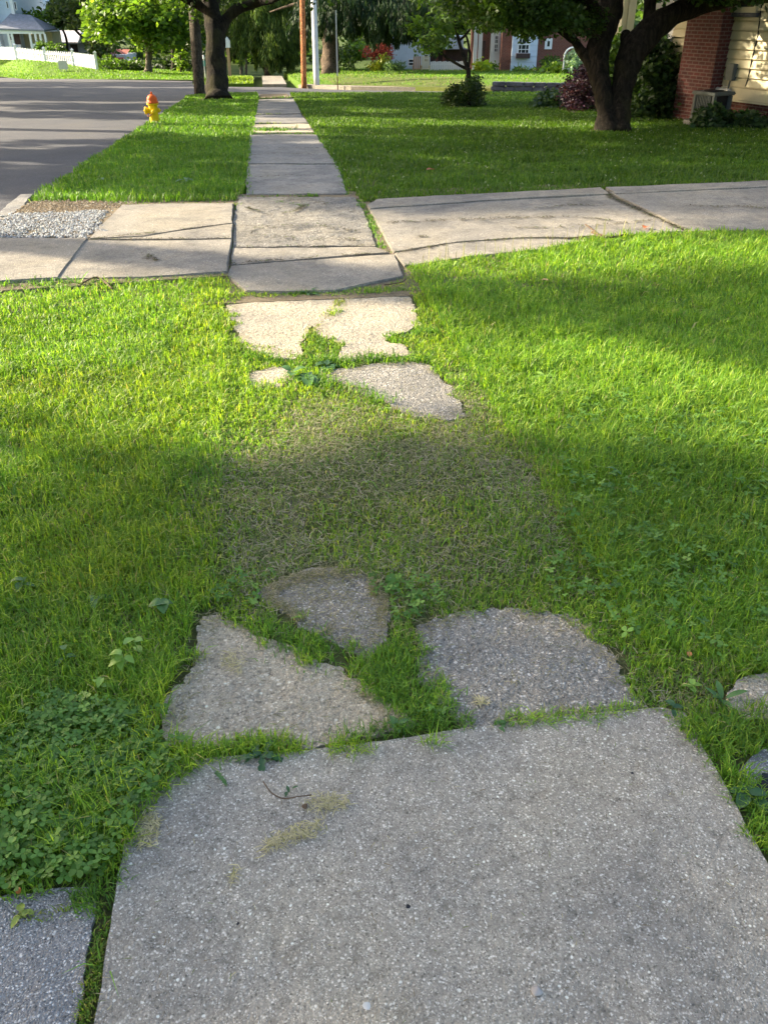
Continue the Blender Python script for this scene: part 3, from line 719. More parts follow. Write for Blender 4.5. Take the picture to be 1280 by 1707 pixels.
fix(px_crown([(690, 735, 30, 48, 21, 22, 5), (700, 735, 58, 80, 21, 22, 5), (735, 775, 24, 66, 21, 23, 8), (780, 845, 0, 46, 21, 24, 22), (690, 850, -60, 10, 20, 24, 40)], 55, .14, G_BRIGHT[:2] + G_MID, .34, z), r)
r = tree_root('bush', at(776, 180, 21.8), 'dark twiggy bush round the foot of the slim tree', 'bush')
fix(px_crown([(748, 806, 142, 178, 21.3, 22.4, 34), (756, 796, 130, 150, 21.5, 22.3, 9), (742, 752, 150, 176, 21.5, 22, 4)], 80, .085, [(.022, .045, .010, 3), (.035, .06, .014, 3), (.06, .09, .02, 1)], .2, 21.8, 'foliage'), r)

# conifers: trunk, drooping limbs, hanging needle sprays
def conifer(label, base, zc, trunk, sprays, pal, drop, k, size, name='spruce_tree', bk='bark_conif', lay=None):
    r = tree_root(name, at(*base, zc), label)
    fix(px_limbs(zc, trunk, 14, .16).build('trunk', M[bk], None, True), r)
    Ps = []; Ax = []
    for x0, x1, y0, y1, z0, z1, n in sprays:
        for _ in range(n):
            a = at(random.uniform(x0, x1), random.uniform(y0, y1), random.uniform(z0, z1))
            L = drop * random.uniform(.5, 1.3); m = int(k * L / drop)
            t = RNG.uniform(0, 1, (m, 1)) ** .8
            dx = RNG.normal(0, .16, (1, 3)); dx[0, 2] = -1
            q = np.array(a)[None] + dx * t * L + RNG.normal(0, 1, (m, 3)) * (.28 * (1 - t * .75)) * np.array([1, 1, .4])
            Ps.append(q); Ax.append(np.repeat(dx, m, 0))
    P = np.concatenate(Ps) - np.array(r.location); A = np.concatenate(Ax)
    cl = np.concatenate([np.full(len(q), random.uniform(.65, 1.35)) for q in Ps])[:, None]
    leaves('crown', P, RNG.uniform(.6, 1.4, len(P)) * size, pick(pal, len(P)) * cl, M['needle'], r, .8, .22, A)
    return r
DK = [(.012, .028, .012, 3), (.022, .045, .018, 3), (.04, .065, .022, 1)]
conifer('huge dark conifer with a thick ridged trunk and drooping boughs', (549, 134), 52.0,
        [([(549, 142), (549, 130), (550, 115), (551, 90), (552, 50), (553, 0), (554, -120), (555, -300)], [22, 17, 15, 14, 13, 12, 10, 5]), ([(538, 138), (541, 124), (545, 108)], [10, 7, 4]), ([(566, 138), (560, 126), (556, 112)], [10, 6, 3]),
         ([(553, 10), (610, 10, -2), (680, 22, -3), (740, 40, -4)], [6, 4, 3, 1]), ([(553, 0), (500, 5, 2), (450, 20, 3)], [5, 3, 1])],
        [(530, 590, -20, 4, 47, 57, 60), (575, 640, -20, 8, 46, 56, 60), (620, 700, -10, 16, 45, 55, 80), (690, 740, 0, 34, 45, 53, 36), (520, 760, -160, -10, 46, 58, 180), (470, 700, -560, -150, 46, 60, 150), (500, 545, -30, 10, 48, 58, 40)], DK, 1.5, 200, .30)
conifer('tall spruce with pale hanging sprays left of the reddish brown pole', (440, 122), 64.0,
        [([(447, 126), (447, 90), (447, 40), (446, -60), (446, -200)], [6, 5, 5, 4, 2])],
        [(388, 440, -10, 50, 60, 68, 70), (425, 505, -10, 64, 59, 68, 110), (438, 476, 40, 74, 60, 66, 36), (380, 510, -130, 0, 60, 68, 120)], [(.06, .10, .025, 3), (.11, .17, .035, 3), (.18, .26, .05, 2)], 1.8, 180, .34)
conifer('thin pale bare stems of a spruce with needles above, beyond the tan post', (404, 128), 70.0,
        [([(403, 131), (402, 100), (401, 60), (400, -20)], [2.6, 2.4, 2.2, 2]), ([(411, 131), (410, 95), (408, 60), (406, -20)], [2.2, 2, 2, 1.6])],
        [(378, 425, 6, 46, 68, 74, 40), (375, 425, -90, 5, 68, 74, 60)], [(.03, .055, .018, 3), (.07, .10, .03, 2)], 1.9, 150, .36, bk='bark_far')

# street trees on the left beyond the road
def px_tree(name, label, base, zc, trunk, crown, per, size, pal, rc, bk='bark_dark', group=None, droop=.25):
    r = tree_root(name, at(*base, zc), label, 'tree', group)
    fix(px_limbs(zc, trunk, 9, .12).build('trunk', M[bk], None, True), r)
    fix(px_crown(crown, per, size, pal, rc, zc, droop=droop), r)
    return r
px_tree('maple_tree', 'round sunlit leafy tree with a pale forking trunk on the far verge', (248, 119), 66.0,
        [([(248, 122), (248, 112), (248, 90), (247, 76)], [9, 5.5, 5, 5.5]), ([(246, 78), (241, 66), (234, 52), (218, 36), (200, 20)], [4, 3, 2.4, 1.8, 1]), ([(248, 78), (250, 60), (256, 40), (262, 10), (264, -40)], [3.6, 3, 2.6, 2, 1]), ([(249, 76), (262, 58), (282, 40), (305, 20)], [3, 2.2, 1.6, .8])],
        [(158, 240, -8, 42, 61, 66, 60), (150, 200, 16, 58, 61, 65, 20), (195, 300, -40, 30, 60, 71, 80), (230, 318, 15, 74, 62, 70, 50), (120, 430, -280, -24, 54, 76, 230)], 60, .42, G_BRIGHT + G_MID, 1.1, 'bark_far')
px_tree('street_tree', 'dark shaded tree behind the round sunlit tree on the far verge', (290, 118), 78.0,
        [([(290, 122), (290, 100), (289, 70), (289, 20)], [5, 4, 4, 3]), ([(290, 70), (300, 40), (310, 10)], [3, 2, 1])],
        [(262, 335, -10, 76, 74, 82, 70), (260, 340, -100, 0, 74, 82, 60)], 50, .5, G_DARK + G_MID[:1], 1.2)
px_tree('street_tree', 'small sunlit yellow green sapling among dark trunks by the side street', (302, 120), 72.0,
        [([(302, 122), (302, 105), (301, 92)], [1.6, 1.4, 1])], [(294, 310, 88, 112, 71, 73, 9)], 40, .34, G_BRIGHT, .55)
px_tree('street_tree', 'dark leaning tree between the blue house and the garage', (168, 98), 86.0,
        [([(168, 101), (165, 88), (150, 72), (136, 60), (118, 42), (100, 26)], [4.5, 3.6, 2.6, 2.2, 1.8, 1]), ([(168, 96), (176, 84), (182, 68)], [3, 2, 1])],
        [(92, 150, 6, 36, 84, 90, 26), (150, 200, 50, 84, 84, 90, 26), (80, 200, -80, 10, 82, 92, 60)], 50, .5, [(.06, .085, .03, 3), (.09, .12, .045, 2), (.05, .09, .02, 2)], 1.3)
px_tree('street_tree', 'light green branch-spreading tree just above the porch roof', (112, 92), 90.0,
        [([(112, 96), (112, 70), (104, 48), (85, 34), (60, 28)], [2.5, 2, 1.6, 1.2, .8])], [(42, 112, 20, 42, 87, 91, 26)], 46, .42, G_BRIGHT + G_MID[:1], .8)

# out-of-view trees added across the road, crowns shaped to throw the long shadows
def shade_tree(label, q, s, rad, zlo, zhi, n=260, per=150, size=.22, hollow=.4):
    global RNG
    keep_rng = RNG; RNG = np.random.default_rng(int(q * 10) + 300); random.seed(int(q * 10) + 5)
    e = Vector((math.cos(SUN_AZ), -math.sin(SUN_AZ), 0)); d = Vector((math.sin(SUN_AZ), math.cos(SUN_AZ), 0))
    p = e * q + d * s; gz = float(T(p.x, p.y)) - .25
    r = tree_root('unseen_shade_tree', (p.x, p.y, gz), label, 'tree', 'unseen shade trees across the road')
    parts = [([(0, 0, -.2), (0, 0, .6), (.05, .05, zlo), (0, 0, (zlo + zhi) / 2), (0, .1, zhi - 1)], [.42, .3, .26, .18, .05])]
    for k in range(9):
        a = k * 2.4; zz = zlo * .8 + (zhi - zlo) * .5 * k / 9
        parts.append(([(0, 0, zz), (math.cos(a) * rad * .4, math.sin(a) * rad * .4, zz + 1.0), (math.cos(a) * rad * .85, math.sin(a) * rad * .85, zz + 1.8)], [.13, .08, .03]))
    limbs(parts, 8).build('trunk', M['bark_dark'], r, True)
    cs = []; rr = []
    while len(cs) < n:
        v = Vector((random.uniform(-1, 1), random.uniform(-1, 1), random.uniform(-1, 1)))
        if v.x * v.x + v.y * v.y + v.z ** 4 > 1 or v.length < hollow: continue
        cs.append((v.x * rad, v.y * rad, (zlo + zhi) / 2 + v.z * (zhi - zlo) / 2)); rr.append(random.uniform(.35, .75))
    P = clumps(cs, rr, [int(per * x * x / .3) for x in rr], .4, .7)
    leaves('crown', P, RNG.uniform(.7, 1.3, len(P)) * size, pick(G_MID, len(P)), M['leaf'], r, .3, .6)
    RNG = keep_rng
SHADE = [('unseen wide leafy shade tree across the road nearest the camera', -1.4, 13.6, 4.7, 2.4, 15, 720, 140),
         ('unseen slender tree added across the road to cast a shade stripe', 5.25, 16.8, .6, 6.9, 14, 70, 90),  # added only to lay a shade stripe over the right lawn
         ('unseen broad leafy shade tree across the road second along', 10.9, 19.5, 3.3, 2.2, 16, 420, 130),
         ('unseen tall high-crowned shade tree across the road third along', 15.7, 21.8, 1.7, 8.2, 19, 200, 130),
         ('unseen narrow leafy shade tree across the road fourth along', 20.3, 24.2, 1.6, 2.2, 17, 190, 120),
         ('unseen large leafy shade tree across the road farthest along', 24.4, 26.2, 2.5, 2.6, 18, 300, 120),
         ('unseen short leafy shade tree across the road by the junction', 29.6, 31.2, 2.7, 2.4, 8.4, 260, 120),
         ('unseen spreading leafy shade tree past the junction on the left', 35.5, 41.0, 4.0, 3.0, 12, 420, 120),
         ('unseen tall leafy shade tree farthest left past the junction', 45.0, 51.0, 5.0, 3.0, 14, 480, 120)]
for a in SHADE: shade_tree(*a)

# far woods closing the view
def woods(name, label, boxes, per, size, pal, rc):
    cs = []
    for x0, x1, y0, y1, z0, z1, k in boxes:
        for _ in range(k): cs.append(at(random.uniform(x0, x1), random.uniform(y0, y1), random.uniform(z0, z1)).to_tuple())
    rr = [rc * random.uniform(.6, 1.4) for _ in cs]
    P = clumps(cs, rr, [per] * len(cs), .5, .8)
    cl = np.repeat(RNG.normal(1, .25, len(cs)).clip(.4, 1.7), per)[:, None]
    o = leaves(name, P, RNG.uniform(.7, 1.3, len(P)) * size, pick(pal, len(P)) * cl, M['leaf'], None, .3, .65)
    return tag(o, label, 'woods', kind='stuff')
woods('woods', 'dark far woods behind the houses and street trees', [(215, 520, -30, 112, 100, 125, 150), (380, 520, 60, 116, 92, 100, 40), (560, 1100, -40, 70, 100, 125, 130), (60, 230, -30, 40, 112, 130, 60), (-60, 1340, -150, -30, 100, 135, 150)], 46, .9, G_DARK + [(.06, .10, .03, 2)], 2.6)

# ================================================================== SHRUBS
def shrub(name, label, base, zc, boxes, per, size, pal, rc, cat='shrub', mat='leaf', stems=None, droop=.2, part='foliage', group=None, flat=.8, aspect=.6):
    r = tree_root(name, at(*base, zc), label, cat, group)
    fix(px_crown(boxes, per, size, pal, rc, zc, part, None, mat, droop, flat, aspect), r)
    if stems: fix(px_limbs(zc, stems, 7, .1, 3).build('stem', M['bark_far'], None, True), r)
    return r
shrub('clipped_shrub', 'larger rounded dark clipped shrub behind the picket fence', (82, 88), 83, [(62, 104, 75, 86, 82, 84, 26)], 60, .26, G_DARK + G_MID, .55)
shrub('clipped_shrub', 'smaller paler rounded shrub in front of the larger clipped one', (85, 88), 80.5, [(76, 96, 82, 87, 80, 81, 14)], 60, .22, G_MID, .45)
shrub('hedge', 'dark low hedge on the bank left of the pale forking trunk', (212, 118), 72, [(176, 236, 106, 118, 69, 74, 40), (160, 190, 102, 112, 74, 78, 10)], 60, .34, G_DARK, .7)
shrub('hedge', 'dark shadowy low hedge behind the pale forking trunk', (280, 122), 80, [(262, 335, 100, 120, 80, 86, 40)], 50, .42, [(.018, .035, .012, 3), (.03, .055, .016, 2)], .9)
shrub('ornamental_tree', 'small red-leaved tree near the white house', (632, 124), 60, [(612, 642, 76, 92, 59, 61, 14), (634, 650, 74, 94, 59, 61, 9)], 60, .2, [(.30, .05, .05, 3), (.42, .10, .08, 2), (.22, .05, .04, 2)], .5, 'tree', stems=[([(634, 126), (630, 110), (626, 98)], [1, .9, .6]), ([(632, 116), (640, 100), (645, 92)], [.8, .6, .4])])
shrub('shrub', 'yellow green shrub left of the small red tree', (595, 120), 63, [(582, 606, 74, 98, 62, 64, 18), (604, 622, 70, 88, 63, 65, 9)], 50, .26, G_BRIGHT, .6)
shrub('shrub', 'dark green shrub just right of the conifer trunk', (580, 122), 60, [(566, 586, 84, 116, 59, 62, 16)], 50, .26, G_DARK + G_MID, .6)
shrub('shrub', 'low yellow shrub below the small red tree', (630, 124), 59, [(616, 638, 106, 120, 58, 60, 10), (640, 650, 96, 112, 58, 60, 7)], 50, .2, [(.28, .30, .03, 2), (.19, .25, .03, 2)], .4)
shrub('shrub', 'grey green grassy shrub in front of the white house', (655, 124), 58, [(640, 668, 110, 121, 57, 59, 16)], 60, .26, [(.09, .16, .07, 2), (.12, .2, .09, 2)], .4, droop=-.6, aspect=.25)
shrub('shrub', 'bright yellow hosta-like shrub right of the slim tree', (803, 125), 55, [(793, 814, 104, 122, 54, 56, 16)], 46, .24, [(.34, .40, .03, 3), (.24, .33, .03, 2)], .4)
shrub('shrub', 'small dark flowering shrub at the white bay corner', (816, 125), 57, [(812, 824, 110, 122, 56, 58, 8)], 40, .2, G_MID, .35)
shrub('clipped_shrub', 'round dark green shrub against the brick wall', (914, 122), 53, [(906, 926, 98, 112, 52, 54, 14)], 60, .2, G_DARK + G_MID[:1], .42)
shrub('hosta', 'bright lime leafy clump in front of the brick wall', (928, 130), 48, [(906, 950, 114, 128, 47, 49, 26), (918, 940, 108, 116, 47, 49, 8)], 26, .34, G_BRIGHT + [(.25, .36, .04, 2)], .4, 'plant', droop=.5)
shrub('climbing_plant', 'pale grey green climber on the white garden arch', (956, 124), 46, [(950, 962, 90, 112, 45.5, 46.5, 14)], 40, .18, [(.16, .24, .16, 2), (.10, .17, .09, 2)], .35, 'plant')
shrub('shrub', 'low spiky leaves under the flower box window', (868, 124), 55, [(858, 895, 114, 122, 54, 56, 14)], 24, .3, G_BRIGHT + [(.25, .2, .08, 1)], .3, droop=-.5, aspect=.25)
shrub('hosta', 'dark broad-leaved clump left of the purple bush', (918, 178), 21.5, [(900, 940, 156, 174, 21, 22, 26)], 34, .17, [(.03, .065, .02, 3), (.05, .09, .03, 2)], .22, 'plant', droop=.4)
shrub('purple_bush', 'dusky purple-leaved bush left of the big forked trunk', (972, 186), 20, [(945, 998, 124, 180, 19.3, 20.8, 70), (952, 980, 116, 130, 19.6, 20.6, 10)], 60, .08, [(.034, .014, .028, 3), (.05, .02, .042, 2), (.024, .014, .02, 2)], .24, 'bush')
shrub('rhododendron', 'large dark glossy shrub between the big forked tree and brick chimney', (1085, 198), 18, [(1058, 1120, 78, 190, 17.0, 18.6, 120), (1068, 1122, 66, 100, 17.2, 18.6, 36), (1100, 1135, 120, 192, 17.2, 18.2, 40)], 60, .12, [(.022, .05, .014, 3), (.038, .075, .02, 3), (.06, .11, .025, 1)], .3, 'bush', stems=[([(1085, 200), (1084, 170), (1080, 130)], [4, 3, 2]), ([(1090, 200), (1100, 170), (1110, 130)], [4, 3, 2])])
shrub('tree_behind', 'bright green foliage seen through the fork of the big tree', (1022, 150), 20.5, [(1006, 1040, 68, 130, 20, 21, 34)], 60, .15, G_BRIGHT[:2] + G_MID, .35, 'shrub')
bpy.data.objects['tree_behind'].name = 'garden_shrub'
shrub('pachysandra', 'dark leafy bed plants in front of the air conditioner', (1215, 220), 15.3, [(1160, 1240, 192, 214, 15.0, 15.8, 44), (1170, 1215, 182, 196, 15.1, 15.7, 14), (1230, 1330, 196, 222, 14.8, 15.6, 44)], 36, .12, [(.025, .055, .018, 3), (.04, .08, .024, 3)], .17, 'plants', droop=.3)

# ================================================================== HOUSES
def wall_siding(mb, x0, x1, z0, z1, y=0.0, lap=.15, d=.014):
    """clapboards facing -y, with a shadow groove under each board"""
    n = max(1, int(round((z1 - z0) / lap))); h = (z1 - z0) / n
    for i in range(n):
        a = z0 + i * h; g = h * .16
        mb.add([(x0, y - d, a + g), (x1, y - d, a + g), (x1, y - d * .55, a + h), (x0, y - d * .55, a + h), (x0, y, a + g), (x1, y, a + g), (x1, y, a + h), (x0, y, a + h)],
               [(0, 1, 2, 3), (4, 5, 1, 0), (3, 2, 6, 7), (0, 3, 7, 4), (1, 5, 6, 2)])
    return mb

def window(parent, x0, x1, z0, z1, y, fr='white', bar=True, fw=.07, muntin=None):
    f = MB(); f.box(x0, x1, y - .05, y + .03, z0, z0 + fw); f.box(x0, x1, y - .05, y + .03, z1 - fw, z1)
    f.box(x0, x0 + fw, y - .05, y + .03, z0 + fw, z1 - fw); f.box(x1 - fw, x1, y - .05, y + .03, z0 + fw, z1 - fw)
    zm = (z0 + z1) / 2
    if bar: f.box(x0 + fw, x1 - fw, y - .045, y + .03, zm - fw * .5, zm + fw * .5)
    if muntin:
        for i in range(1, muntin): xx = x0 + (x1 - x0) * i / muntin; f.box(xx - .018, xx + .018, y - .04, y + .02, z0 + fw, zm - fw * .5); f.box(xx - .018, xx + .018, y - .04, y + .02, zm + fw * .5, z1 - fw)
        for zz in ((z0 + zm) / 2, (z1 + zm) / 2): f.box(x0 + fw, x1 - fw, y - .035, y + .02, zz - .018, zz + .018)
    w = f.build('window', M[fr], parent)
    MB().box(x0 + fw * .5, x1 - fw * .5, y - .015, y + .015, z0 + fw * .5, z1 - fw * .5).build('pane', M['glass'], w)
    return w

def px2l(o, px, py, dy=0.0):
    """local x,z on a building's front plane (offset dy away from the street) seen at a pixel"""
    rz = o.rotation_euler.z; n = Vector((-math.sin(rz), math.cos(rz), 0)); ux = Vector((math.cos(rz), math.sin(rz), 0))
    d = Vector(ray(px, py)); o0 = Vector((0, 0, HCAM))
    t = (Vector(o.location) + n * dy - o0).dot(n) / d.dot(n)
    p = o0 + d * t - Vector(o.location)
    return p.dot(ux), p.z
def rect(o, x0, x1, y0, y1, dy=0.0):
    xa, _ = px2l(o, x0, y1, dy); xb, _ = px2l(o, x1, y1, dy); _, z0 = px2l(o, (x0 + x1) / 2, y1, dy); _, z1 = px2l(o, (x0 + x1) / 2, y0, dy)
    return xa, xb, z0, z1

# pale blue house on the left
h = empty('house', at(38, 86, 88), -YAW, 0, 'house'); h['label'] = 'pale blue clapboard house with a hipped grey porch roof on the left'
x0, x1, z0, z1 = rect(h, -70, 38, -90, 88)
m = MB(); m.box(x0, x1, 0, 9, z0 - 1.2, z1); wall_siding(m, x0, x1, z0, z1, -.003, .2, .03); m.build('wall', M['bluewhite'], h)
MB().prism([(x0 - .5, z1), (x1 + .5, z1), ((x0 + x1) / 2, z1 + 3)], -.5, 9.5).build('roof', M['slate'], h)
MB().box(x1 - .28, x1 + .03, -.06, .3, z0, z1).build('corner_board', M['white'], h)
cb = rect(h, 4, 11, -90, 88); MB().box(cb[0], cb[1], -.9, -.04, z0 - .5, z1).build('corner_pier', M['bluewhite'], h)
for a in ((12.5, 16, 2, 14), (26, 30, 3, 17)): window(h, *rect(h, *a, -.05), -.05, 'white', False, .05)
e0, e1, ez, _ = rect(h, 11, 88, 40, 46); pk = rect(h, 22, 40, 22, 40)
pw, pd = e1 - e0, 2.6
rf = MB(); rf.add([(e0, -pd, ez), (e1, -pd, ez - .15), (e1, 1.5, ez - .1), (e0, 0, ez), (pk[0], 0, pk[3]), (pk[1] + .8, .2, pk[3] - .15), (e0, -pd, ez - .16), (e1, -pd, ez - .3), (e1, 1.5, ez - .26), (e0, 0, ez - .16)],
      [(0, 1, 5, 4), (1, 2, 5), (0, 4, 3), (6, 7, 1, 0), (7, 8, 2, 1), (9, 6, 0, 3), (9, 8, 7, 6)]); rf.build('porch_roof', M['slate'], h)
MB().box(e0 + .1, e1 - .05, -pd + .1, -pd + .25, ez - .5, ez - .19).build('fascia', M['white'], h)
gz = z0 - .1
MB().box(e0 + .1, e1 - .2, -pd + .1, .0, gz - 1.0, gz + .2).build('porch_floor', M['greywall'], h)
for px in (15, 21, 51, 60, 68, 76): xx = px2l(h, px, 60, -pd + .2)[0]; MB().box(xx - .1, xx + .1, -pd + .1, -pd + .28, gz + .2, ez - .5).build('porch_post', M['white'], h)
dr = rect(h, 24, 36, 50, 74); MB().box(dr[0], dr[1], -.08, .02, dr[2], dr[3]).build('door', M['darkwood'], h)
window(h, *rect(h, 17, 22, 52, 68, -.05), -.05, 'white'); 
wl = rect(h, 44, 72, 46, 72, 1.2); MB().box(e1 - 5, e1 - .6, 1.2, 4, gz - .8, ez - .4).build('side_wall', M['cream'], h)
rl = MB(); xa = px2l(h, 52, 70, -pd)[0]; rl.box(xa, e1 - .3, -pd + .12, -pd + .2, gz + .9, gz + 1.0)
for i in range(16): q = xa + (e1 - .4 - xa) * i / 15; rl.box(q, q + .05, -pd + .13, -pd + .19, gz + .2, gz + .9)
rl.build('porch_rail', M['white'], h)
st = MB(); sx = px2l(h, 44, 74, -pd)[0]
for i in range(3): st.box(sx, sx + 1.1, -pd - .3 * (i + 1) + .1, -pd - .3 * i + .1, gz - 1, gz + .15 - .2 * (i + 1))
st.build('step', M['white'], h)

h = empty('house', at(62, 84, 104), -YAW, 0, 'house'); h['label'] = 'house with a red roof and white arched dormer behind the blue house'
a = rect(h, 30, 80, 4, 90); MB().box(a[0], a[1], 0, 8, a[2] - 1.5, a[3]).build('wall', M['cream'], h)
b = rect(h, 34, 62, -22, 7); MB().add([(b[0], -.6, b[2]), (b[1], -.6, b[2]), (b[1], 4, b[3] + 1), (b[0], 4, b[3] + 1), (b[0], -.6, b[2] - .25), (b[1], -.6, b[2] - .25), (b[1], 4, b[2]), (b[0], 4, b[2])], [(0, 1, 2, 3), (4, 5, 1, 0), (5, 6, 2, 1), (7, 4, 0, 3), (4, 7, 6, 5)]).build('roof', M['redroof'], h)
g = rect(h, 62, 79, -12, 22); gm = (g[0] + g[1]) / 2
dm = MB().prism([(g[0], g[2] - 4), (g[1], g[2] - 4), (g[1], g[3] - 1), (gm, g[3] + .6), (g[0], g[3] - 1)], -1.0, 4).build('dormer', M['bluewhite'], h)
w = rect(h, 66, 75, 2, 20, -1.0); window(h, *w, -1.0, 'white', False, .08, None); window(h, *rect(h, 40, 50, 10, 19, -.05), -.05, 'white', False)

h = empty('garage', at(122, 90, 96), -YAW, 0, 'garage'); h['label'] = 'low grey garage with a sloping roof and small white gable'
a = rect(h, 96, 150, 70, 92); MB().box(a[0], a[1], 0, 7, a[2] - 1.5, a[3]).build('wall', M['greywall'], h)
b = rect(h, 94, 140, 52, 70); MB().add([(b[0], -.5, b[2]), (b[1], -.5, b[2]), (b[1] - .6, 3.5, b[3]), (b[0] - .5, 3.5, b[3]), (b[1], 7.5, b[2]), (b[0], 7.5, b[2]), (b[0], -.5, b[2] - .15), (b[1], -.5, b[2] - .15)], [(0, 1, 2, 3), (3, 2, 4, 5), (6, 7, 1, 0), (1, 4, 2), (0, 3, 5)]).build('roof', M['greywall'], h)
g = rect(h, 134, 151, 54, 71); gm = (g[0] + g[1]) / 2
MB().prism([(g[0], g[2]), (g[1], g[2]), (gm, g[3])], -.9, 3).build('gable', M['white'], h)
MB().prism([(gm - .35, g[2] + .2), (gm + .35, g[2] + .2), (gm, g[3] - .5)], -.95, -.7).build('vent', M['slate'], h)
d = rect(h, 120, 132, 74, 90); MB().box(d[0], d[1], -.06, .02, d[2], d[3]).build('door', M['darkwood'], h)

h = empty('house', at(192, 106, 98), -YAW, 0, 'house'); h['label'] = 'little red roofed brick house glimpsed beyond the end of the fence'
a = rect(h, 172, 212, 96, 108); MB().box(a[0], a[1], 0, 5, a[2] - 1.5, a[3] + .3).build('wall', M['white'], h)
g = rect(h, 172, 194, 84, 97); gm = (g[0] + g[1]) / 2
MB().prism([(g[0], g[2]), (g[1], g[2]), (gm, g[3])], -.6, 4).build('gable', M['brick_far'], h)
b = rect(h, 188, 208, 84, 97); MB().add([(b[0], -.4, b[2]), (b[1], -.4, b[2]), (b[1], 3, b[3]), (b[0] - 1, 3, b[3]), (b[0], -.4, b[2] - .1), (b[1], -.4, b[2] - .1)], [(0, 1, 2, 3), (4, 5, 1, 0)]).build('roof', M['redroof'], h)
for q in (178, 186, 201): window(h, *rect(h, q, q + 5, 99, 106, -.05), -.05, 'white', False, .05)

# picket fence: straight runs between posts
fp = [(-30, 99, 78.0), (30, 101.5, 73.0), (78, 108.0, 70.5), (125, 111.5, 68.5), (163, 117.0, 66.0)]
f = empty('picket_fence', at(*fp[2]), 0, 'white picket fence on the bank in front of the blue house', 'fence')
P0 = Vector(f.location); W = [at(*q) - P0 for q in fp]
m = MB(); 
for i in range(4):
    A, Bv = W[i], W[i + 1]; dd = Bv - A; n = int(dd.length / .25); side = Vector((-dd.y, dd.x, 0)).normalized() * .03
    for k in range(1, n):
        p = A + dd * k / n; e = dd.normalized() * .045
        zz = 1.08
        m.add([p - e - side + Vector((0, 0, .06)), p + e - side + Vector((0, 0, .06)), p + e + side + Vector((0, 0, .06)), p - e + side + Vector((0, 0, .06)),
               p - e - side + Vector((0, 0, zz - .08)), p + e - side + Vector((0, 0, zz - .08)), p + e + side + Vector((0, 0, zz - .08)), p - e + side + Vector((0, 0, zz - .08)), p - side + Vector((0, 0, zz)), p + side + Vector((0, 0, zz))],
              [(0, 1, 5, 4), (1, 2, 6, 5), (2, 3, 7, 6), (3, 0, 4, 7), (4, 5, 8), (6, 7, 9), (5, 6, 9, 8), (7, 4, 8, 9)])
    rlm = MB()
    for hz in (.25, .78):
        u = Vector((0, 0, .05)); s2 = side * 1.9
        rlm.add([A - s2 + Vector((0, 0, hz)), Bv - s2 + Vector((0, 0, hz)), Bv + s2 + Vector((0, 0, hz)), A + s2 + Vector((0, 0, hz)), A - s2 + Vector((0, 0, hz)) + u * 2, Bv - s2 + Vector((0, 0, hz)) + u * 2, Bv + s2 + Vector((0, 0, hz)) + u * 2, A + s2 + Vector((0, 0, hz)) + u * 2],
                [(3, 2, 1, 0), (4, 5, 6, 7), (0, 1, 5, 4), (1, 2, 6, 5), (2, 3, 7, 6), (3, 0, 4, 7)])
    rlm.build('rail', M['white'], f)
m.build('pickets', M['white'], f)
for q in W:
    MB().box(q.x - .1, q.x + .1, q.y - .1, q.y + .1, q.z - .5, q.z + 1.22).add([(q.x - .14, q.y - .14, q.z + 1.22), (q.x + .14, q.y - .14, q.z + 1.22), (q.x + .14, q.y + .14, q.z + 1.22), (q.x - .14, q.y + .14, q.z + 1.22), (q.x, q.y, q.z + 1.36)], [(3, 2, 1, 0), (0, 1, 4), (1, 2, 4), (2, 3, 4), (3, 0, 4)]).build('post', M['white'], f)
r = empty('yard_sign', at(107, 117.5, 64.5), -YAW, 'small plain grey white sign board on the bank below the fence', 'sign')
MB().box(-.34, .34, -.03, .03, .08, .66).build('board', M['pole_white'], r); [MB().box(sx - .02, sx + .02, -.015, .015, -.3, .08).build('stake', M['pole_white'], r) for sx in (-.2, .2)]

# white house and brick house across the side street
h = empty('house', at(700, 122, 66), -YAW, 0, 'house'); h['label'] = 'white clapboard house behind the drooping conifer boughs'
a = rect(h, 646, 716, 30, 124); m = MB(); m.box(a[0], a[1], 0, 8, a[2] - 1, a[3]); wall_siding(m, a[0], a[1], a[2], a[3], -.003, .2, .03); m.build('wall', M['bluewhite'], h)
MB().prism([(a[0] - .4, a[3]), (a[1] + .4, a[3]), ((a[0] + a[1]) / 2, a[3] + 2.4)], -.4, 8.4).build('roof', M['slate'], h)
window(h, *rect(h, 680, 690, 98, 110, -.05), -.05); window(h, *rect(h, 706, 714, 90, 104, -.05), -.05)
b = rect(h, 716, 778, 82, 124, .5); MB().box(b[0], b[1], .5, 5, b[2] - 1, b[3]).build('side_wing', M['darkwood'], h)
c = rect(h, 738, 772, 60, 82, .0); MB().box(c[0] - 1, c[1], .0, 5, c[2], c[3]).build('upper_wall', M['bluewhite'], h)
for q in (728, 740): xx = px2l(h, q, 100)[0]; MB().box(xx - .1, xx + .1, .2, .4, b[2], b[3]).build('porch_post', M['brick_far'], h)
r = empty('board_fence', at(745, 125, 61), -YAW, 'low white board fence between the white house and brick house', 'fence')
m = MB(); xs, xe = px2l(r, 717, 115)[0], px2l(r, 783, 115)[0]; n = 22
for i in range(n): x = xs + (xe - xs) * i / n; m.box(x, x + (xe - xs) / n * .9, -.02, .02, -.3, .85 + .02 * (i % 3))
m.build('boards', M['white'], r)
m = MB().box(xs, xe, .021, .06, .65, .74).box(xs, xe, .021, .06, .12, .2); m.build('rail', M['white'], r)
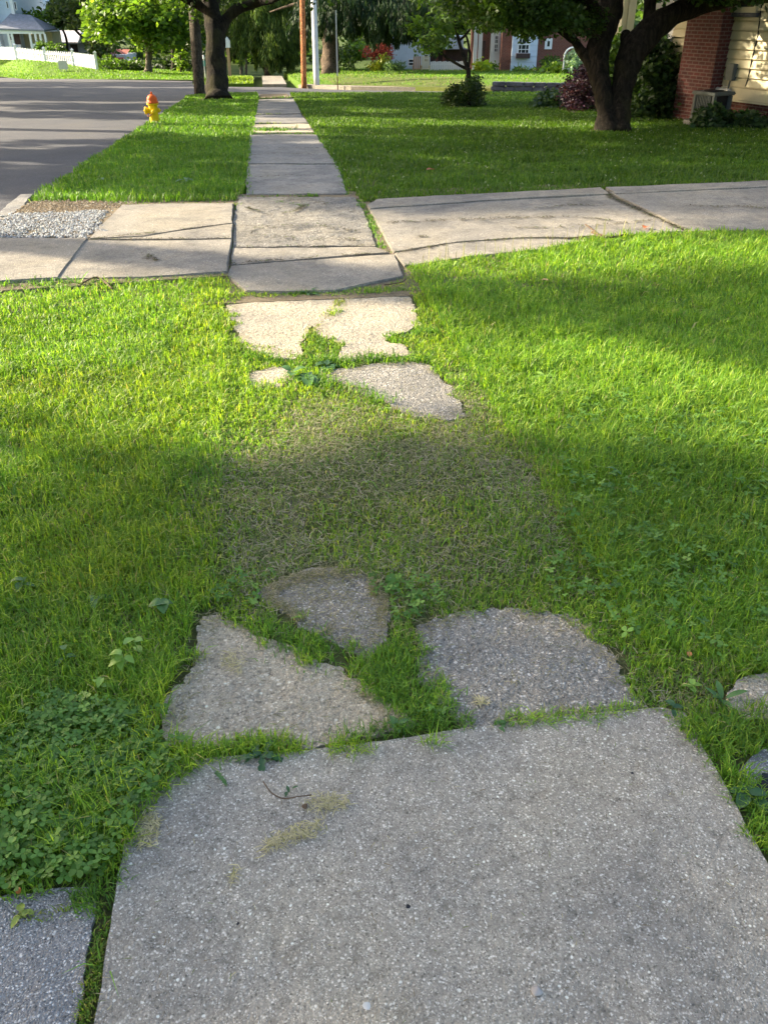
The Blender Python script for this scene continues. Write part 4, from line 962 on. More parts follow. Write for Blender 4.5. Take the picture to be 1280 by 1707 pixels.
for nm, q, lb in (('garden_chair', 695, 'tan wooden high backed garden chair by the white house'), ('garden_chair', 709, 'pale wooden garden chair right of the tan one')):
    r = empty(nm, at(q, 125, 59.5), -YAW, lb, 'chair'); mt = M['wood'] if q == 695 else M['cream']
    MB().box(-.26, .26, -.25, .25, .36, .41).build('seat', mt, r)
    bk = MB()
    for i in range(4): bk.add([(-.26 + i * .14, .2, .4), (-.16 + i * .14, .2, .4), (-.16 + i * .14, .23, .4), (-.26 + i * .14, .23, .4), (-.26 + i * .14, .38, 1.15), (-.16 + i * .14, .38, 1.15), (-.16 + i * .14, .41, 1.15), (-.26 + i * .14, .41, 1.15)], [(3, 2, 1, 0), (4, 5, 6, 7), (0, 1, 5, 4), (1, 2, 6, 5), (2, 3, 7, 6), (3, 0, 4, 7)])
    bk.build('backrest', mt, r)
    for sx in (-1, 1):
        MB().box(sx * .29 - .04, sx * .29 + .04, -.3, .3, .56, .6).build('armrest', mt, r)
        for sy in (-.27, .2): MB().box(sx * .29 - .035, sx * .29 + .035, sy, sy + .07, -.1, .56).build('leg', mt, r)

h = empty('house', at(905, 125, 57), -YAW - R(4), 0, 'house'); h['label'] = 'red brick house with a white bay and flower box window'
a = rect(h, 833, 1010, -10, 126); MB().box(a[0], a[1], 0, 8, a[2] - 1.2, a[3]).build('wall', M['brick_far'], h)
MB().prism([(a[0] - .5, a[3]), (a[1] + .5, a[3]), ((a[0] + a[1]) / 2, a[3] + 3)], -.5, 8.5).build('roof', M['slate'], h)
b = rect(h, 850, 892, 48, 124, -.35); m = MB(); m.box(b[0], b[1], -.35, -.003, b[2] - .3, b[3]); wall_siding(m, b[0], b[1], b[2] - .3, b[3], -.353, .34, .04); m.build('bay', M['bluewhite'], h)
window(h, *rect(h, 861, 882, 56, 91, -.42), -.42, 'white', True, .1, 3)
q = rect(h, 861, 882, 89, 94, -.7); fb = MB().box(q[0] - .05, q[1] + .05, -.75, -.47, q[2] - .12, q[3]).build('flower_box', M['darkwood'], h)
window(h, *rect(h, 907, 919, 64, 82, -.03), -.03, 'white', False, .16)
w = rect(h, 815, 834, 20, 126, 2.2); MB().box(w[0], w[1], 2.2, 7, w[2] - 1.2, w[3]).build('porch_wall', M['white'], h)
window(h, *rect(h, 822, 830, 58, 88, 2.15), 2.15, 'white', True, .08, 2)
w = rect(h, 783, 815, 20, 126, 3.2); MB().box(w[0], w[1], 3.2, 7, w[2] - 1.2, w[3]).build('porch_back', M['brick_far'], h)
for q in (791, 799): xx = px2l(h, q, 100, 2.9)[0]; MB().box(xx - .13, xx + .13, 2.7, 3.0, w[2], w[3]).build('porch_column', M['white'], h)
d = rect(h, 801, 807, 68, 104, 3.1); MB().box(d[0], d[1], 3.1, 3.25, d[2], d[3]).build('door', M['darkwood'], h)

r = empty('garden_arch', at(950, 124, 47), -YAW, 'white curved garden arch against the brick wall', 'garden arch')
m = MB(); pts = [(-.42, 0, -.3), (-.42, 0, .9)] + [(-.42 * math.cos(t), 0, .9 + .42 * math.sin(t)) for t in np.linspace(.2, 2.94, 9)] + [(.42, 0, .9), (.42, 0, -.3)]
m.tube(pts, [.045] * len(pts), 8); m.build('hoop', M['white'], r)
m = MB().box(-.42, .42, -.02, .02, .25, .31)
for i in range(4): m.box(-.3 + i * .2 - .02, -.3 + i * .2 + .02, -.015, .015, -.3, .25)
m.build('gate', M['white'], r)

r = empty('stone_wall', at(890, 157, 32), -YAW - R(14), 'low dark stone wall beyond the side street', 'wall')
m = MB(); random.seed(4)
xa, xb = px2l(r, 822, 150)[0], px2l(r, 985, 150)[0]
for row in range(3):
    x = xa + random.uniform(-.1, .1)
    while x < xb:
        l = random.uniform(.3, .7); m.box(x, min(x + l, xb) - .012, -.14 + random.uniform(-.03, .02), .2, row * .155 - .05, row * .155 + .143 - .05 + random.uniform(-.008, .006)); x += l
m.build('stones', M['stone'], r, bevel=.02)
r['label'] = 'low dark stone wall edging the lawn beyond the side street'

# yellow clapboard house with brick chimney on the right
RZ = R(90 - 15)                                  # front faces the street; local x runs towards the camera
hz = R(-90 + 15)
bp = at(1126, 196, 17.6)
h = empty('house', (bp.x, bp.y, bp.z), hz, 'yellow clapboard house with a red brick chimney on the right', 'house')
def hp(px, py, dy=0.0): return px2l(h, px, py, dy)
xl = hp(1110, 100)[0]; xr = xl + 9.0; ztop = 5.6
zb = hp(1240, 166)[1]; zs = hp(1230, 146)[1]
m = MB(); m.box(xl, xr, .0, 7.5, zs, ztop); wall_siding(m, xl + .12, xr, zs, ztop, -.003, .155, .05); m.build('wall', M['cream'], h)
MB().box(xl - .02, xl + .12, -.035, .12, zs, ztop).build('corner_board', M['white'], h)
MB().box(xl - .01, xr + .01, -.05, .0, zs - .2, zs - .002).box(xl - .03, xr + .02, -.08, .0, zs - .235, zs - .203).build('water_table', M['cream'], h)
MB().box(xl, xr, .02, 7.4, -1.0, zs - .24).build('foundation', M['brick'], h)
c0 = hp(1128, 140, -.32)[0]; c1 = hp(1184, 140, -.32)[0]
ch = MB().box(c0, c1, -.32, -.021, -1.0, ztop + 1.5).build('chimney', M['brick'], h)
MB().prism([(xl - .5, ztop), (xr + .5, ztop), (xr + .5, ztop + .2), (xl - .5, ztop + .2)], -.6, 8).build('roof', M['slate'], h)
w = rect(h, 1222, 1262, -60, 21, -.03); window(h, *w, -.03, 'cream', False, .09)
MB().box(w[0] - .06, w[1] + .06, -.12, .0, w[2] - .07, w[2] - .003).build('window_sill', M['stone'], h)
pts = [hp(q[0], q[1], -.05) for q in ((1268, 8), (1262, 60), (1252, 100), (1246, 130), (1241, 145))]
MB().tube([(a, -.045, b) for a, b in pts], [.011] * 5, 6).build('cable', M['black'], h)
q = hp(1217, 122, -.1)
dsc = MB().box(q[0] - .09, q[0] + .09, -.14, -.022, q[1] - .12, q[1] + .16).build('disconnect_box', M['ac_grey'], h)
MB().tube([(q[0], -.08, q[1] - .12), (q[0] + .0, -.09, q[1] - .3), (q[0] - .12, -.2, zs - .28), (q[0] - .2, -.35, zs - .34)], [.018] * 4, 7).build('conduit', M['ac_grey'], dsc)
p1 = hp(1182, 148, -.2); MB().tube([(p1[0] - .05, -.15, p1[1]), (p1[0] + .45, -.12, p1[1] - .02)], [.05, .05], 10).build('pipe', M['pole_white'], h)
# rear porch column seen through the fork of the big tree
r = empty('porch_column', at(1033, 80, 22), hz, 'tall cream boxed column seen through the fork of the big tree', 'column')
t = at(1051, 0, 22) - at(1033, 80, 22)
MB().box(-.2, .2, -.2, .2, -1.6, 3.2).build('shaft', M['cream'], r, bevel=.01)
MB().box(-.05, .05, -.225, -.203, -1.6, 3.2).box(.225, .203, -.05, .05, -1.6, 3.2).build('panel_strip', M['cream'], r)
MB().box(-.27, .27, -.27, .27, -1.75, -1.6).build('base', M['cream'], r)

# air conditioner on its pad
p = at(1180, 204, 15.9)
r = empty('air_conditioner', (p.x, p.y, p.z), hz + R(8), 'grey boxy air conditioner unit at the foot of the brick chimney', 'air conditioner')
s = .215
MB().box(-.32, .32, -.32, .32, -.12, .04).build('pad', M['slab_path'], r)
m = MB(); hgt = .47
for sx in (-1, 1):
    for sy in (-1, 1): m.box(sx * s - .035, sx * s + .035, sy * s - .035, sy * s + .035, .045, hgt)
m.box(-s - .045, s + .045, -s - .045, s + .045, .045, .10)
m.build('corner_posts', M['ac_grey'], r, bevel=.012)
MB().box(-s - .07, s + .07, -s - .07, s + .07, hgt + .002, hgt + .06).build('top_cover', M['ac_grey'], r, bevel=.02)
MB().box(-s + .02, s - .02, -s + .02, s - .02, .11, hgt - .01).build('coil', M['black'], r)
m = MB()
for k in range(9):
    t = -s + .07 + (2 * s - .14) * k / 8
    m.box(t - .009, t + .009, -s - .03, -s - .01, .105, hgt - .004).box(-s - .03, -s - .01, t - .009, t + .009, .105, hgt - .004)
m.build('louvers', M['ac_grey'], r)
MB().lathe([(.18, hgt + .062), (.18, hgt + .075), (.05, hgt + .085), (.02, hgt + .086)], 20).build('fan_guard', M['black'], r)

# ================================================================== GRASS
def project(P):
    c, s = math.cos(YAW), math.sin(YAW)
    x = c * P[:, 0] - s * P[:, 1]; y = s * P[:, 0] + c * P[:, 1]; z = P[:, 2] - HCAM
    zc = y * math.cos(PITCH) - z * math.sin(PITCH); yc = y * math.sin(PITCH) + z * math.cos(PITCH)
    zc = np.maximum(zc, .05)
    return CX + F * x / zc, CY - F * yc / zc, zc

_lat = RNG.uniform(0, 1, (256, 256))
def vnoise(x, y, sc, k=0):
    x = x * sc + 37.3 + 11 * k; y = y * sc + 91.7 + 7 * k
    i, j = np.floor(x).astype(int), np.floor(y).astype(int); fx, fy = x - i, y - j
    fx = fx * fx * (3 - 2 * fx); fy = fy * fy * (3 - 2 * fy)
    g = lambda a, b: _lat[a % 256, b % 256]
    return (g(i, j) * (1 - fx) + g(i + 1, j) * fx) * (1 - fy) + (g(i, j + 1) * (1 - fx) + g(i + 1, j + 1) * fx) * fy

def off_pave(x, y, slack=.02):
    """slack is how far blades may stand over a paving edge, wobbling"""
    ok = np.ones(len(x), bool)
    w = (vnoise(x, y, 14) - .45) * slack * 3
    for p in PAVE:
        c = np.mean(np.array(p), 0)
        dx, dy = x - c[0], y - c[1]; l = np.sqrt(dx * dx + dy * dy) + 1e-6
        k = 1 + w / l
        ok &= ~inpoly(c[0] + dx * k, c[1] + dy * k, p)
    return ok

def scatter(poly, dens, dmax, mgn=140):
    xs = [p[0] for p in poly]; ys = [p[1] for p in poly]
    x0, x1, y0, y1 = min(xs), max(xs), min(ys), max(ys)
    out = []
    # strips in y so that density can follow distance
    edges = [y0]
    while edges[-1] < y1: edges.append(edges[-1] + max(.4, .12 * max(edges[-1], 1)))
    for a, b in zip(edges[:-1], edges[1:]):
        b = min(b, y1); dn = dens(max(.8, math.hypot(max(a, 0), HCAM)))
        n = int(dn * (x1 - x0) * (b - a))
        x = RNG.uniform(x0, x1, n); y = RNG.uniform(a, b, n)
        k = inpoly(x, y, poly); x, y = x[k], y[k]
        px, py, zc = project(np.stack([x, y, T(x, y)], 1))
        k = (px > -mgn) & (px < 1280 + mgn) & (py < 1707 + 200) & (py > -100) & (zc > .06)
        out.append(np.stack([x[k], y[k]], 1))
    q = np.concatenate(out); return q[:, 0], q[:, 1]

def blade_w(d): return .0028 * np.maximum(d / 2.1, .8) ** .75

NEAR_PAL = [(.148, .275, .026, 4), (.105, .225, .023, 3), (.225, .345, .032, 3), (.29, .38, .055, .8), (.30, .27, .13, .2)]
FAR_PAL = [(.088, .19, .017, 4), (.062, .15, .015, 3), (.14, .245, .026, 2), (.16, .2, .06, .15)]
SHADE_PAL = [(.062, .132, .012, 4), (.045, .10, .010, 3), (.10, .172, .017, 2)]  # same grass, with the canopy shade worked into darker tints
CT = np.array(G(625, 862)[:2])
CLOVER = [(0, 1175), (110, 1165), (210, 1185), (318, 1180), (330, 1212), (298, 1290), (240, 1345), (205, 1425), (150, 1480), (40, 1497), (-60, 1490), (-60, 1180)]
CLOVER_W = [tuple(G(*p)[:2]) for p in CLOVER]

# near lawn
x, y = scatter(LN, lambda d: min(34000, 33000 * (2.0 / d) ** 1.45), 9)
k = off_pave(x, y, .045); x, y = x[k], y[k]
px, py, zc = project(np.stack([x, y, 0 * x], 1))
d = np.sqrt(x * x + y * y + HCAM ** 2)
ex = ((px - 620) / 330) ** 2 + ((py - 850) / 205) ** 2
sp = np.clip(1.25 - ex, 0, 1) * np.clip(.35 + 1.3 * vnoise(x, y, 3.2, 3), 0, 1)      # thin trodden patch over the buried path
sp = np.maximum(sp, .8 * np.exp(-(((px - 1160) / 70) ** 2 + ((py - 1150) / 45) ** 2)))  # matted dead grass by the kerb stone
sp = np.maximum(sp, .8 * np.exp(-(((px - 775) / 45) ** 2 + ((py - 690) / 40) ** 2)))
on_path = (x > -.22) & (x < 1.0)
incl = inpoly(x, y, CLOVER_W)
keep = RNG.uniform(0, 1, len(x)) < np.where(incl, .85, 1 - .48 * sp) * np.clip(.55 + 1.1 * vnoise(x, y, 5, 1), .4, 1)
x, y, px, py, d, sp, on_path = [q[keep] for q in (x, y, px, py, d, sp, on_path)]
n = len(x)
tuft = vnoise(x, y, 7, 2); big = vnoise(x, y, 1.1, 4)
h = (.030 + .034 * tuft + .022 * big) * RNG.uniform(.6, 1.25, n)
h *= np.where(x > 1.0, 1.22, 1.0) * np.where(on_path & (y > 1.45), .62, 1) * (1 - .55 * sp)
h *= np.where((y < 1.25), .6, 1) * np.where((x > -.52) & (x < -.3) & (y < 1.16), .4, 1)
col = pick(NEAR_PAL, n)
col *= (.82 + .36 * vnoise(x, y, 2.3, 5))[:, None]
yel = (vnoise(x, y, 1.7, 6) > .55) & (x < 1)
col[yel] *= np.array([1.18, 1.06, .9])
dead = RNG.uniform(0, 1, n) < sp * .42
col[dead] = pick([(.26, .24, .13, 3), (.19, .20, .08, 3), (.34, .31, .21, 1), (.13, .19, .05, 3)], dead.sum())
z = T(x, y) - .014 + .004 * RNG.uniform(-1, 1, n)
far_w = blade_w(d) * RNG.uniform(.7, 1.3, n)
g = blades('grass', np.stack([x, y, z], 1), h, far_w, col, M['blade'], .62)
tag(g, 'bright near lawn grass on both sides of the overgrown path', 'grass', kind='stuff')
print('near blades', n)

# thatch of dead, lying blades in the thin middle and along edges
q = RNG.uniform(0, 1, (90000, 2)); tx = -.5 + q[:, 0] * 2.1; ty = 1.3 + q[:, 1] * 3.0
px, py, zc = project(np.stack([tx, ty, 0 * tx], 1))
ex = ((px - 630) / 330) ** 2 + ((py - 860) / 215) ** 2
w = np.clip(1.15 - ex, 0, .75) * np.clip(2.4 * vnoise(tx, ty, 4, 5) - .5, 0, 1.6) + .9 * np.exp(-(((px - 1160) / 70) ** 2 + ((py - 1150) / 45) ** 2)) + .9 * np.exp(-(((px - 760) / 45) ** 2 + ((py - 695) / 28) ** 2)) + .22
k = (RNG.uniform(0, 1, len(tx)) < w) & off_pave(tx, ty, .03); tx, ty = tx[k], ty[k]; n = len(tx)
g = blades('thatch', np.stack([tx, ty, np.full(n, -.014) + RNG.uniform(0, .018, n)], 1), RNG.uniform(.02, .055, n), RNG.uniform(.0018, .0034, n), pick([(.32, .29, .19, 3), (.24, .23, .12, 3), (.40, .36, .26, 1), (.15, .20, .06, 3)], n), M['dry'], flat=True)
tag(g, 'thin matted dead grass over the buried middle of the path', 'grass', kind='stuff')

# odd blades among the turf: broad pale ones, long straw, clippings
x, y = scatter(LN, lambda d: 620 * (2.0 / d) ** 1.2, 9); k = off_pave(x, y, .03); x, y = x[k], y[k]; n = len(x); d = np.sqrt(x * x + y * y + HCAM ** 2)
g = blades('grass', np.stack([x, y, np.full(n, -.012)], 1), RNG.uniform(.035, .075, n) * np.where((x > -.22) & (x < 1.0), .6, 1), blade_w(d) * RNG.uniform(1.0, 1.7, n), pick([(.15, .29, .04, 4), (.10, .22, .03, 3), (.34, .32, .15, .7), (.24, .28, .09, 1)], n), M['blade'], .9)
tag(g, 'broader pale and straw coloured blades standing among the near lawn', 'grass', kind='stuff')
x = np.concatenate([RNG.uniform(-.4, 1.0, 260), RNG.uniform(-2.1, 4.5, 420)]); y = np.concatenate([RNG.uniform(.8, 1.5, 260), RNG.uniform(5.6, 9.0, 420)]); n = len(x)
z = np.where(y < 1.6, .012, T(x, y) + .045)
ok = np.zeros(n, bool)
for p_ in PAVE: ok |= inpoly(x, y, p_)
x, y, z = x[ok], y[ok], z[ok]; n = len(x); fd = np.where(y < 2, 1, 2.6)
g = blades('clippings', np.stack([x, y, z], 1), RNG.uniform(.006, .022, n) * fd, RNG.uniform(.001, .002, n) * fd, pick([(.36, .31, .18, 3), (.16, .12, .07, 3), (.13, .17, .05, 2)], n), M['dry'], flat=True)
tag(g, 'stray dry clippings and bits of bark scattered over the slabs', 'debris', kind='stuff')

# verge
VG = [(-2.14, 8.75), (-1.5, 8.62), (-.9, 8.55), (-.2, 8.5), (-.13, 9), (.30, 30.5), (.3, 35.1), (-1.7, 34.6), (-2.2, 33.2), (-2.08, 31), (-2.1, 20)]
def far_grass(poly, label, dens, hh, wmul=1.0, pal=FAR_PAL, holes=(), kx=1.0, slack=.085, zoff=-.012):
    x, y = scatter(poly, dens, 60)
    k = off_pave(x, y, slack)
    for c, r in holes: k &= (x - c[0]) ** 2 + (y - c[1]) ** 2 > r * r * (.6 + .8 * vnoise(x, y, 3))
    x, y = x[k], y[k]; n = len(x); d = np.sqrt(x * x + y * y + HCAM ** 2)
    k = RNG.uniform(0, 1, n) < np.clip(.45 + 1.2 * vnoise(x, y, 2.2, 1), .4, 1); x, y, d = x[k], y[k], d[k]; n = len(x)
    h = hh * (.5 + .7 * vnoise(x, y, 3, 2) + .35 * vnoise(x, y, .7, 3)) * RNG.uniform(.6, 1.3, n)
    col = pick(pal, n) * (.8 + .4 * vnoise(x, y, 1.3, 5))[:, None]
    g = blades('grass', np.stack([x, y, T(x, y) + zoff], 1), h, blade_w(d) * 1.15 * wmul * RNG.uniform(.7, 1.3, n), col, M['blade'], .55)
    print(label, n)
    return tag(g, label, 'grass', kind='stuff')
MP = at(362, 166, 27.1)
far_grass(VG, 'grass of the verge round the hydrant and the dark tree', lambda d: 20000 * (2.0 / d) ** 1.35, .075, holes=[((MP.x, MP.y - .2), .75)])
RL = [(.99, 8.25)] + [tuple(p) for p in K[1:]] + [(9.3, 9.2), (16, 9.6), (18, 10), (20, 30), (11, 32.4), (6, 33.7), (1.5, 34.7), (1.38, 30), (.95, 9)]
OT = at(1020, 216, 14.9)
AA, BB = Vector((bp.x, bp.y)), Vector((math.cos(hz), math.sin(hz)))
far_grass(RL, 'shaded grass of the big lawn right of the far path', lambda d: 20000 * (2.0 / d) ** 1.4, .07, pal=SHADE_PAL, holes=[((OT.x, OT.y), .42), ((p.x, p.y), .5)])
# white clover heads dotted over the shaded lawn are seed-pale blades
x, y = scatter(RL, lambda d: 5, 60); k = off_pave(x, y) & (y < 26); x, y = x[k], y[k]; n = len(x)
def flower_heads(name, x, y, z, r, col, label):
    k = len(x); P = np.stack([x, y, z], 1)
    Ps = np.repeat(P, 7, 0) + RNG.normal(0, 1, (k * 7, 3)) * r * .5
    g = leaves(name, Ps, np.full(k * 7, r * 1.3), np.repeat(np.tile(np.array(col), (k, 1)), 7, 0) * RNG.uniform(.8, 1.1, (k * 7, 1)), M['dry'], None, -.3, .7)
    return tag(g, label, 'flowers', kind='stuff')
flower_heads('clover_flowers', x, y, T(x, y) + .05, .009, (.40, .44, .30), 'tiny pale clover heads dotted over the shaded lawn')
CL = [(-2.5, 53), (-1.2, 47), (.25, 46.6), (.3, 58), (-2, 60)]
far_grass(CL, 'sunlit grass of the far corner across the side street', lambda d: 70, .14, 1.6, [(.13, .2, .02, 3), (.17, .25, .03, 2)], zoff=.03)

# tufts in the seams between the slabs
def seam(pts, width, dens, hh, pal=NEAR_PAL[:4], wm=1.0, px=True, zoff=0.0):
    W = [np.array(G(*q)[:2]) for q in pts] if px else [np.array(q) for q in pts]
    X = []
    for a, b in zip(W[:-1], W[1:]):
        l = np.linalg.norm(b - a); n = int(dens * l * width) + 1
        t = RNG.uniform(0, 1, (n, 1)); nr = np.array([-(b - a)[1], (b - a)[0]]) / (l + 1e-6)
        X.append(a + (b - a) * t + nr * RNG.normal(0, width * .38, (n, 1)))
    X = np.concatenate(X); k = RNG.uniform(0, 1, len(X)) < np.clip(2.2 * vnoise(X[:, 0], X[:, 1], 11, 8) - .35, .1, 1); X = X[k]; n = len(X)
    d = np.sqrt((X ** 2).sum(1) + HCAM ** 2)
    return np.stack([X[:, 0], X[:, 1], T(X[:, 0], X[:, 1]) - .006 + zoff], 1), hh * RNG.uniform(.5, 1.4, n), blade_w(d) * wm * RNG.uniform(.7, 1.3, n), pick(pal, n)
BR = [(.10, .21, .022, 3), (.13, .25, .03, 2), (.07, .16, .02, 2)]
YE = [(.20, .26, .04, 3), (.14, .22, .03, 2), (.28, .27, .09, 1)]
S = [seam([(255, 1300), (300, 1262), (350, 1258), (410, 1246), (470, 1246)], .055, 26000, .034),
     seam([(470, 1246), (510, 1246)], .02, 22000, .025), seam([(550, 1236), (620, 1222), (700, 1210), (790, 1205)], .045, 28000, .032, BR),
     seam([(820, 1208), (870, 1200)], .014, 20000, .022, BR),
     seam([(430, 1050), (520, 1085), (600, 1115), (650, 1160), (700, 1180), (750, 1200)], .10, 16000, .034, BR),
     seam([(640, 1080), (670, 1110), (700, 1150)], .10, 16000, .040, BR),
     seam([(575, 495), (550, 520), (520, 548), (515, 590)], .05, 14000, .022, YE), seam([(520, 575), (560, 580)], .07, 11000, .024, BR + YE),
     seam([(400, 572), (450, 582), (500, 594)], .05, 9000, .018, YE), seam([(640, 562), (690, 556), (730, 552)], .06, 14000, .034, BR),
     seam([(400, 590), (480, 605), (560, 602), (640, 598), (720, 598)], .09, 10000, .045, FAR_PAL), seam([(470, 630), (540, 640), (600, 655), (650, 675)], .10, 9000, .05, BR),
     seam([(400, 492), (470, 492), (540, 492)], .04, 9000, .022, BR), seam([(480, 490), (530, 490)], .05, 14000, .035, BR), seam([(610, 489), (676, 483)], .05, 12000, .028, BR),
     seam([(378, 470), (384, 440), (390, 380), (398, 345)], .05, 3500, .022, BR), seam([(386, 446), (480, 438), (580, 431), (655, 426)], .012, 5000, .012, FAR_PAL),
     seam([(598, 335), (612, 356), (632, 405), (640, 416)], .07, 5000, .035, BR), seam([(640, 416), (668, 445)], .03, 4000, .02, BR),
     seam([(405, 329), (470, 328), (520, 328)], .05, 6000, .03, FAR_PAL), seam([(515, 328), (530, 327)], .08, 7000, .04, BR), seam([(455, 338), (490, 341), (508, 347)], .06, 7000, .03, BR),
     seam([(1004, 320), (1016, 331), (1080, 360), (1140, 388)], .03, 6000, .02, FAR_PAL), seam([(100, 476), (240, 471), (376, 463)], .05, 1200, .05, BR), seam([(0, 482), (130, 477)], .10, 6000, .07, BR),
     seam([(420, 218), (450, 216), (466, 219)], .5, 900, .07, BR), seam([(418, 222), (530, 223)], .06, 1500, .04, FAR_PAL), seam([(425, 206), (470, 206)], .08, 1200, .05, YE),
     seam([(426, 191), (470, 190)], .1, 700, .05, YE), seam([(432, 165), (480, 163)], .3, 500, .08, BR),
     seam([(178, 1500), (165, 1580), (150, 1660), (138, 1707)], .024, 110000, .011, YE + BR + [(.17, .16, .06, 3)]), seam([(120, 1508), (160, 1492), (200, 1470)], .05, 60000, .03, BR), seam([(172, 1530), (182, 1490), (196, 1462)], .035, 110000, .028, BR), seam([(20, 1525), (80, 1528), (130, 1506), (170, 1490)], .02, 26000, .014, YE),
     seam([(1215, 1215), (1245, 1225)], .06, 60000, .05, BR), seam([(1140, 1190), (1180, 1240), (1230, 1330), (1275, 1420)], .045, 24000, .032, FAR_PAL),
     seam([(385, 381), (290, 393), (160, 406)], .014, 4500, .014, FAR_PAL + YE), seam([(385, 405), (280, 407), (145, 407)], .014, 3500, .012, FAR_PAL), seam([(143, 409), (93, 473)], .014, 2500, .012, FAR_PAL),
     seam([(657, 427), (760, 410), (870, 402), (985, 403)], .016, 3500, .016, FAR_PAL + YE), seam([(388, 417), (500, 416), (626, 415)], .02, 3000, .016, FAR_PAL),
     seam([(414, 326), (412, 275), (416, 226)], .06, 1500, .045, FAR_PAL), seam([(580, 326), (563, 275), (529, 226)], .06, 1500, .045, FAR_PAL), seam([(412, 275), (563, 275)], .02, 1200, .02, FAR_PAL),
     seam([(180, 342), (300, 345), (400, 344)], .10, 1800, .05, FAR_PAL)]
P = [np.concatenate([s[i] for s in S]) for i in range(4)]
g = blades('grass', P[0], P[1], P[2], P[3], M['blade'], .75)
tag(g, 'grass tufts growing in the seams and cracks between slabs', 'grass', kind='stuff')
# dirt and dead bits caught in the cracks and worn lines of the driveway and path slabs
DKB = [(.05, .042, .028, 3), (.09, .075, .045, 2), (.09, .12, .035, 1.2)]
def litter(pts, width, dens):
    return seam(pts, width, dens * 1.3, .045, DKB, 1.0, zoff=.03)
S2 = [litter([(640, 376), (740, 372), (850, 368), (960, 366), (1020, 372)], .05, 2600), litter([(880, 352), (960, 346), (1010, 348)], .04, 2600), litter([(1130, 345), (1180, 350), (1230, 348), (1280, 352)], .05, 2200), litter([(860, 385), (930, 384), (1000, 380), (1080, 372)], .04, 3000),
      litter([(700, 400), (724, 398)], .05, 6000), litter([(1004, 322), (1018, 334), (1080, 362), (1142, 390)], .035, 7000), litter([(657, 427), (760, 410), (870, 402), (985, 403)], .02, 7000),
      litter([(386, 445), (480, 438), (580, 431), (655, 426)], .016, 8000), litter([(388, 417), (500, 416), (626, 415)], .014, 5000), litter([(385, 381), (290, 393), (160, 406)], .016, 8000), litter([(385, 405), (280, 407), (145, 407)], .014, 6000),
      litter([(410, 350), (450, 362), (490, 358), (510, 345)], .02, 9000), litter([(470, 335), (520, 336), (545, 345)], .06, 2500), litter([(420, 385), (520, 380), (600, 390)], .08, 1500), litter([(415, 395), (500, 402), (610, 405)], .08, 1500),
      litter([(240, 428), (262, 444), (256, 443)], .03, 6000), litter([(420, 300), (480, 296), (560, 298)], .03, 1500), litter([(420, 250), (540, 250)], .04, 1200), litter([(418, 262), (470, 258), (550, 262)], .05, 900)]
P = [np.concatenate([q[i] for q in S2]) for i in range(4)]
P[0][:, 2] = T(P[0][:, 0], P[0][:, 1]) + np.where(P[0][:, 0] < -.21, .042, .027)
g = blades('debris', P[0], P[1], P[2], P[3], M['dry'], flat=True)
tag(g, 'dirt and dead bits caught along the cracks of the driveway slabs', 'debris', kind='stuff')
# tall seed stalks along the right driveway edge
t = RNG.uniform(0, 1, 60); sx = 700 + t * 420; sy = np.interp(sx, [700, 870, 985, 1120], [446, 423, 402, 392])
Ws = np.array([tuple(G(a, b)) for a, b in zip(sx, sy)]); n = len(Ws)
g = blades('seed_stalks', Ws, RNG.uniform(.10, .2, n), np.full(n, .004), pick([(.38, .34, .17, 2), (.25, .27, .09, 1)], n), M['dry'], .22)
tag(g, 'thin straw coloured seed stalks along the driveway edge', 'grass', kind='stuff')

DB = []
for pi_, pc in enumerate(PIECES):
    A = np.array(pc); x = RNG.uniform(A[:, 0].min(), A[:, 0].max(), 9000); y = RNG.uniform(A[:, 1].min(), A[:, 1].max(), 9000)
    k = inpoly(x, y, pc); c = A.mean(0)
    inner = [tuple(c + (q - c) * .8) for q in A]
    pr = np.where(inpoly(x, y, inner), .03, .30) * np.clip(2.6 * vnoise(x, y, 12, 6) - .5, 0, 1.5) * np.clip((A[:, 1].max() - A[:, 1].min()) * (A[:, 0].max() - A[:, 0].min()) / .25, .1, 1)
    if pi_ == 2: pr = pr * 3 + .12 + np.clip((y - 2.16) * 6, 0, .9)
    k &= RNG.uniform(0, 1, len(x)) < pr; DB.append(np.stack([x[k], y[k]], 1))
DB = np.concatenate(DB); n = len(DB)
g = blades('thatch', np.stack([DB[:, 0], DB[:, 1], RNG.uniform(-.002, .008, n)], 1), RNG.uniform(.01, .035, n), RNG.uniform(.0014, .0026, n), pick([(.36, .31, .19, 3), (.24, .21, .11, 3), (.16, .17, .06, 2)], n), M['dry'], flat=True)
tag(g, 'dry clippings lying along the edges of the broken slab pieces', 'grass', kind='stuff')

